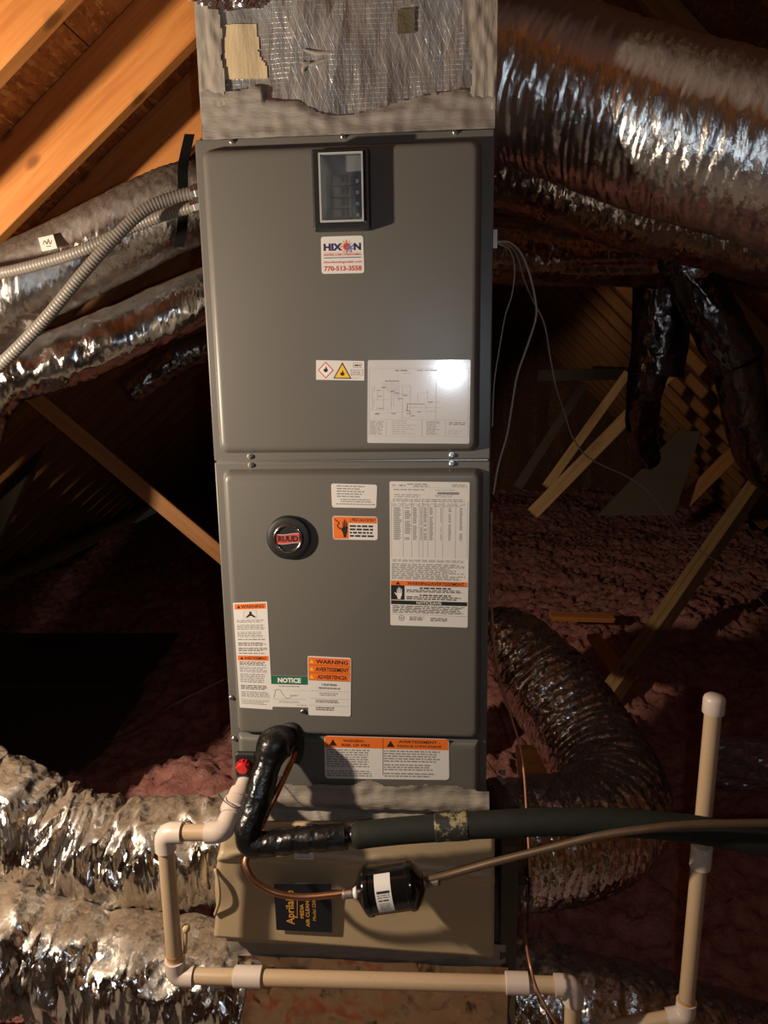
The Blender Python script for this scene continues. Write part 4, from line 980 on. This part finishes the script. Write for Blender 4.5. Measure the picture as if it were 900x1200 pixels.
# ================================================================== WIRES
def wire(name, pts, r, m, label):
    path = [at(*p_) for p_ in pts]; mb = MB(); tube(mb, path, r, 8, .012); o = link(name, mb.mesh(name, m, True)); tag(o, label, 'wire', 'loose attic wires'); return o
wire('control_wire', [(583,284,.03),(596,284,.06),(610,296,.10),(620,320,.12),(627,350,.12),(628,372,.12),(618,405,.12),(606,440,.12),(600,475,.12),(594,510,.12),(584,545,.1),(578,580,.1)], .0022, 'wire_pale', 'thickest pale wire bowing out from the clamp right of the cabinet')
wire('control_wire', [(585,286,.03),(598,294,.07),(603,315,.1),(600,345,.1),(592,370,.1),(585,410,.08),(579,450,.07),(577,500,.06)], .0013, 'wire_pale', 'thin pale wire hanging close to the right cabinet side')
wire('control_wire', [(588,284,.05),(604,296,.2),(615,330,.35),(626,355,.45),(638,380,.5),(645,420,.55),(652,455,.6),(662,485,.7),(670,510,.75),(685,532,.8),(705,545,.85),(730,556,.9),(755,572,.95),(772,592,1.0),(785,610,1.05),(800,628,1.1),(830,652,1.1),(860,668,1.1),(880,690,1.1),(910,725,1.1)], .0022, 'wire_pale', 'long pale wire sagging to the right across the braces')
wire('copper_wire', [(576,600,.10),(576,660,.10),(577,730,.10),(583,785,.09),(596,830,.08),(608,870,.06),(614,905,.03),(617,950,0.0),(620,1000,-.04),(621,1032,-.05),(618,1065,-.06),(616,1095,-.07),(621,1130,-.18),(632,1165,-.19),(655,1205,-.19)], .0026, 'wire_copper', 'copper coloured wire hanging down right of the cabinet past the pipes')
mb = MB(); tube(mb, [at(*p_) for p_ in ((621,1028,-.0505),(619,1055,-.0605),(617,1093,-.0705))], .0032, 8, .01); o = link('splice_tape', mb.mesh('splice_tape', 'black_tape', True)); tag(o, 'black tape splice on the copper coloured wire', 'tape')
wire('floor_wire', [(-20,935,.75),(50,905,.85),(110,875,.95),(160,855,1.05),(205,825,1.2),(265,795,1.35)], .003, 'wire_dark', 'dark wire lying across the insulation at the left')
wn = thing('wire_nut_splice', 'thin wire with two grey wire nuts beside the cabinet bottom right', 'wire', at(571, 892, .05))
mb = MB(); tube(mb, [at(570,890,.03), at(576,900,.05), at(583,908,.06), at(588,914,.06)], .0008, 6, .005); part('wire', mb, 'wire_dark', wn, True)
for a_, b2 in (((584,904),(592,906)), ((583,909),(591,918))):
    p_, q_ = at(*a_, .05), at(*b2, .05); mb = MB(); lathe(mb, [(0,.002),(.003,.0045),((q_-p_).length,.006)], p_, q_-p_, 10); part('wire_nut', mb, 'breaker_grey', wn)

# ================================================================== BRACES AND BOARDS
def brace(a, b_, wd, dp, m, label, upv=(0,-1,.3)): return beam('wood_brace', at(*a), at(*b_), wd, dp, m, label, 'brace', 'diagonal wooden braces', upv=upv)
brace((20,448,1.0), (275,663,1.15), .055, .038, 'pine_red', 'single orange brace sloping down to the cabinet from the left ducts')
bt = thing('wood_brace', 'doubled brace rising from the insulation to the right edge', 'brace', at(705, 825, 2.0), 'diagonal wooden braces')
g_, h_ = at(712, 818, 1.95), at(925, 513, 3.55)
nb_ = V(-.6, -.6, .52); yb_ = nb_.cross((h_-g_).normalized()).normalized()
for k in (-1, 1): beam('board', g_+yb_*k*.0195, h_+yb_*k*.0195, .038, .089, 'pine_aged', parent=bt, upv=nb_)
brace((624,602,2.6), (790,432,2.9), .072, .038, 'pine_aged', 'longest thin brace, ending under the vertical branch duct')
brace((640,570,2.75), (735,438,3.0), .05, .038, 'pine_aged', 'shorter thin brace left of the longest one')
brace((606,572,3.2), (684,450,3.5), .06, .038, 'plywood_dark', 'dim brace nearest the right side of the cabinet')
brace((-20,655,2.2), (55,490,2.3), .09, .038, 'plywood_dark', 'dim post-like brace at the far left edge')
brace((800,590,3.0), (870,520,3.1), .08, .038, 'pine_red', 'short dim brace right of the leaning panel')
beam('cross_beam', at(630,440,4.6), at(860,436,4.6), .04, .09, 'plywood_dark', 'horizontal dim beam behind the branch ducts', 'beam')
lp = MB()
qd = [at(735,600,2.9), at(830,480,2.9), at(838,600,2.9), at(738,604,2.9)]
lp.add([at(700,604,2.8), at(795,505,2.95), at(822,505,2.95), at(790,604,2.8)]+[p_+V(0,.015,0) for p_ in (at(700,604,2.8), at(795,505,2.95), at(822,505,2.95), at(790,604,2.8))], [(0,3,2,1),(4,5,6,7),(0,1,5,4),(1,2,6,5),(2,3,7,6),(3,0,4,7)])
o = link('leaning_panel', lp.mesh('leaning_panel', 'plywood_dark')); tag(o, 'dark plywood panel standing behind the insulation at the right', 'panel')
beam('scrap_board', at(645,722,2.65), at(718,724,2.7), .07, .03, 'pine', 'flat scrap board lying on the pink insulation', 'board', 'scrap boards', upv=(0,-.2,1))
beam('scrap_board', at(695,745,2.35), at(728,790,2.05), .07, .03, 'pine', 'scrap board end poking out beside the doubled brace', 'board', 'scrap boards', upv=(0,-.2,1))
beam('scrap_board', at(606,893,.85), at(642,893,.85), .12, .02, 'pine', 'yellowish scrap board behind the copper wire', 'board', 'scrap boards', upv=(0,-.5,1))
def sheet(px, zz, label):
    pts = [atz(a_, b2, zz) for a_, b2 in px]; mb = MB(); n = len(pts)
    mb.add(pts+[p_-V(0,0,.015) for p_ in pts], [tuple(range(n-1,-1,-1)), tuple(range(n, 2*n))]+[(i, (i+1)%n, n+(i+1)%n, n+i) for i in range(n)])
    o = link('plywood_sheet', mb.mesh('plywood_sheet', 'plywood_dark')); tag(o, label, 'plywood', 'plywood sheets on the attic floor')
sheet([(-40,742),(210,742),(162,803),(-40,800)], -.36, 'dark plywood sheet farther back on the left insulation')
sheet([(-40,806),(170,806),(120,880),(60,925),(-40,925)], -.37, 'nearer dark plywood sheet above the bright left duct')

# crumpled plastic sheet at the right edge
mat('plastic_sheet', (.20,.13,.15), .18, 0, .8)
mb = MB(); nn_ = 26; vs_ = []; pc = at(885, 893, 1.0)
for j in range(nn_+1):
    for i in range(nn_+1):
        a, b_ = (i/nn_-.5)*.34, (j/nn_-.5)*.26; k = max(0, 1-(a/.17)**2)*max(0, 1-(b_/.13)**2)
        vs_.append((pc.x+a, pc.y-.06*k**.5+.03*noise.noise((a*30, b_*30, 1))*k+.012*noise.noise((a*80, b_*80, 4)), pc.z+b_*(.75+.3*k)))
mb.add(vs_, [(j*(nn_+1)+i, j*(nn_+1)+i+1, (j+1)*(nn_+1)+i+1, (j+1)*(nn_+1)+i) for j in range(nn_) for i in range(nn_)])
o = link('plastic_sheet', mb.mesh('plastic_sheet', 'plastic_sheet')); tag(o, 'crumpled dull purple plastic sheet behind the standpipe at the right edge', 'plastic sheet')
md = o.modifiers.new('solid', 'SOLIDIFY'); md.thickness = .004
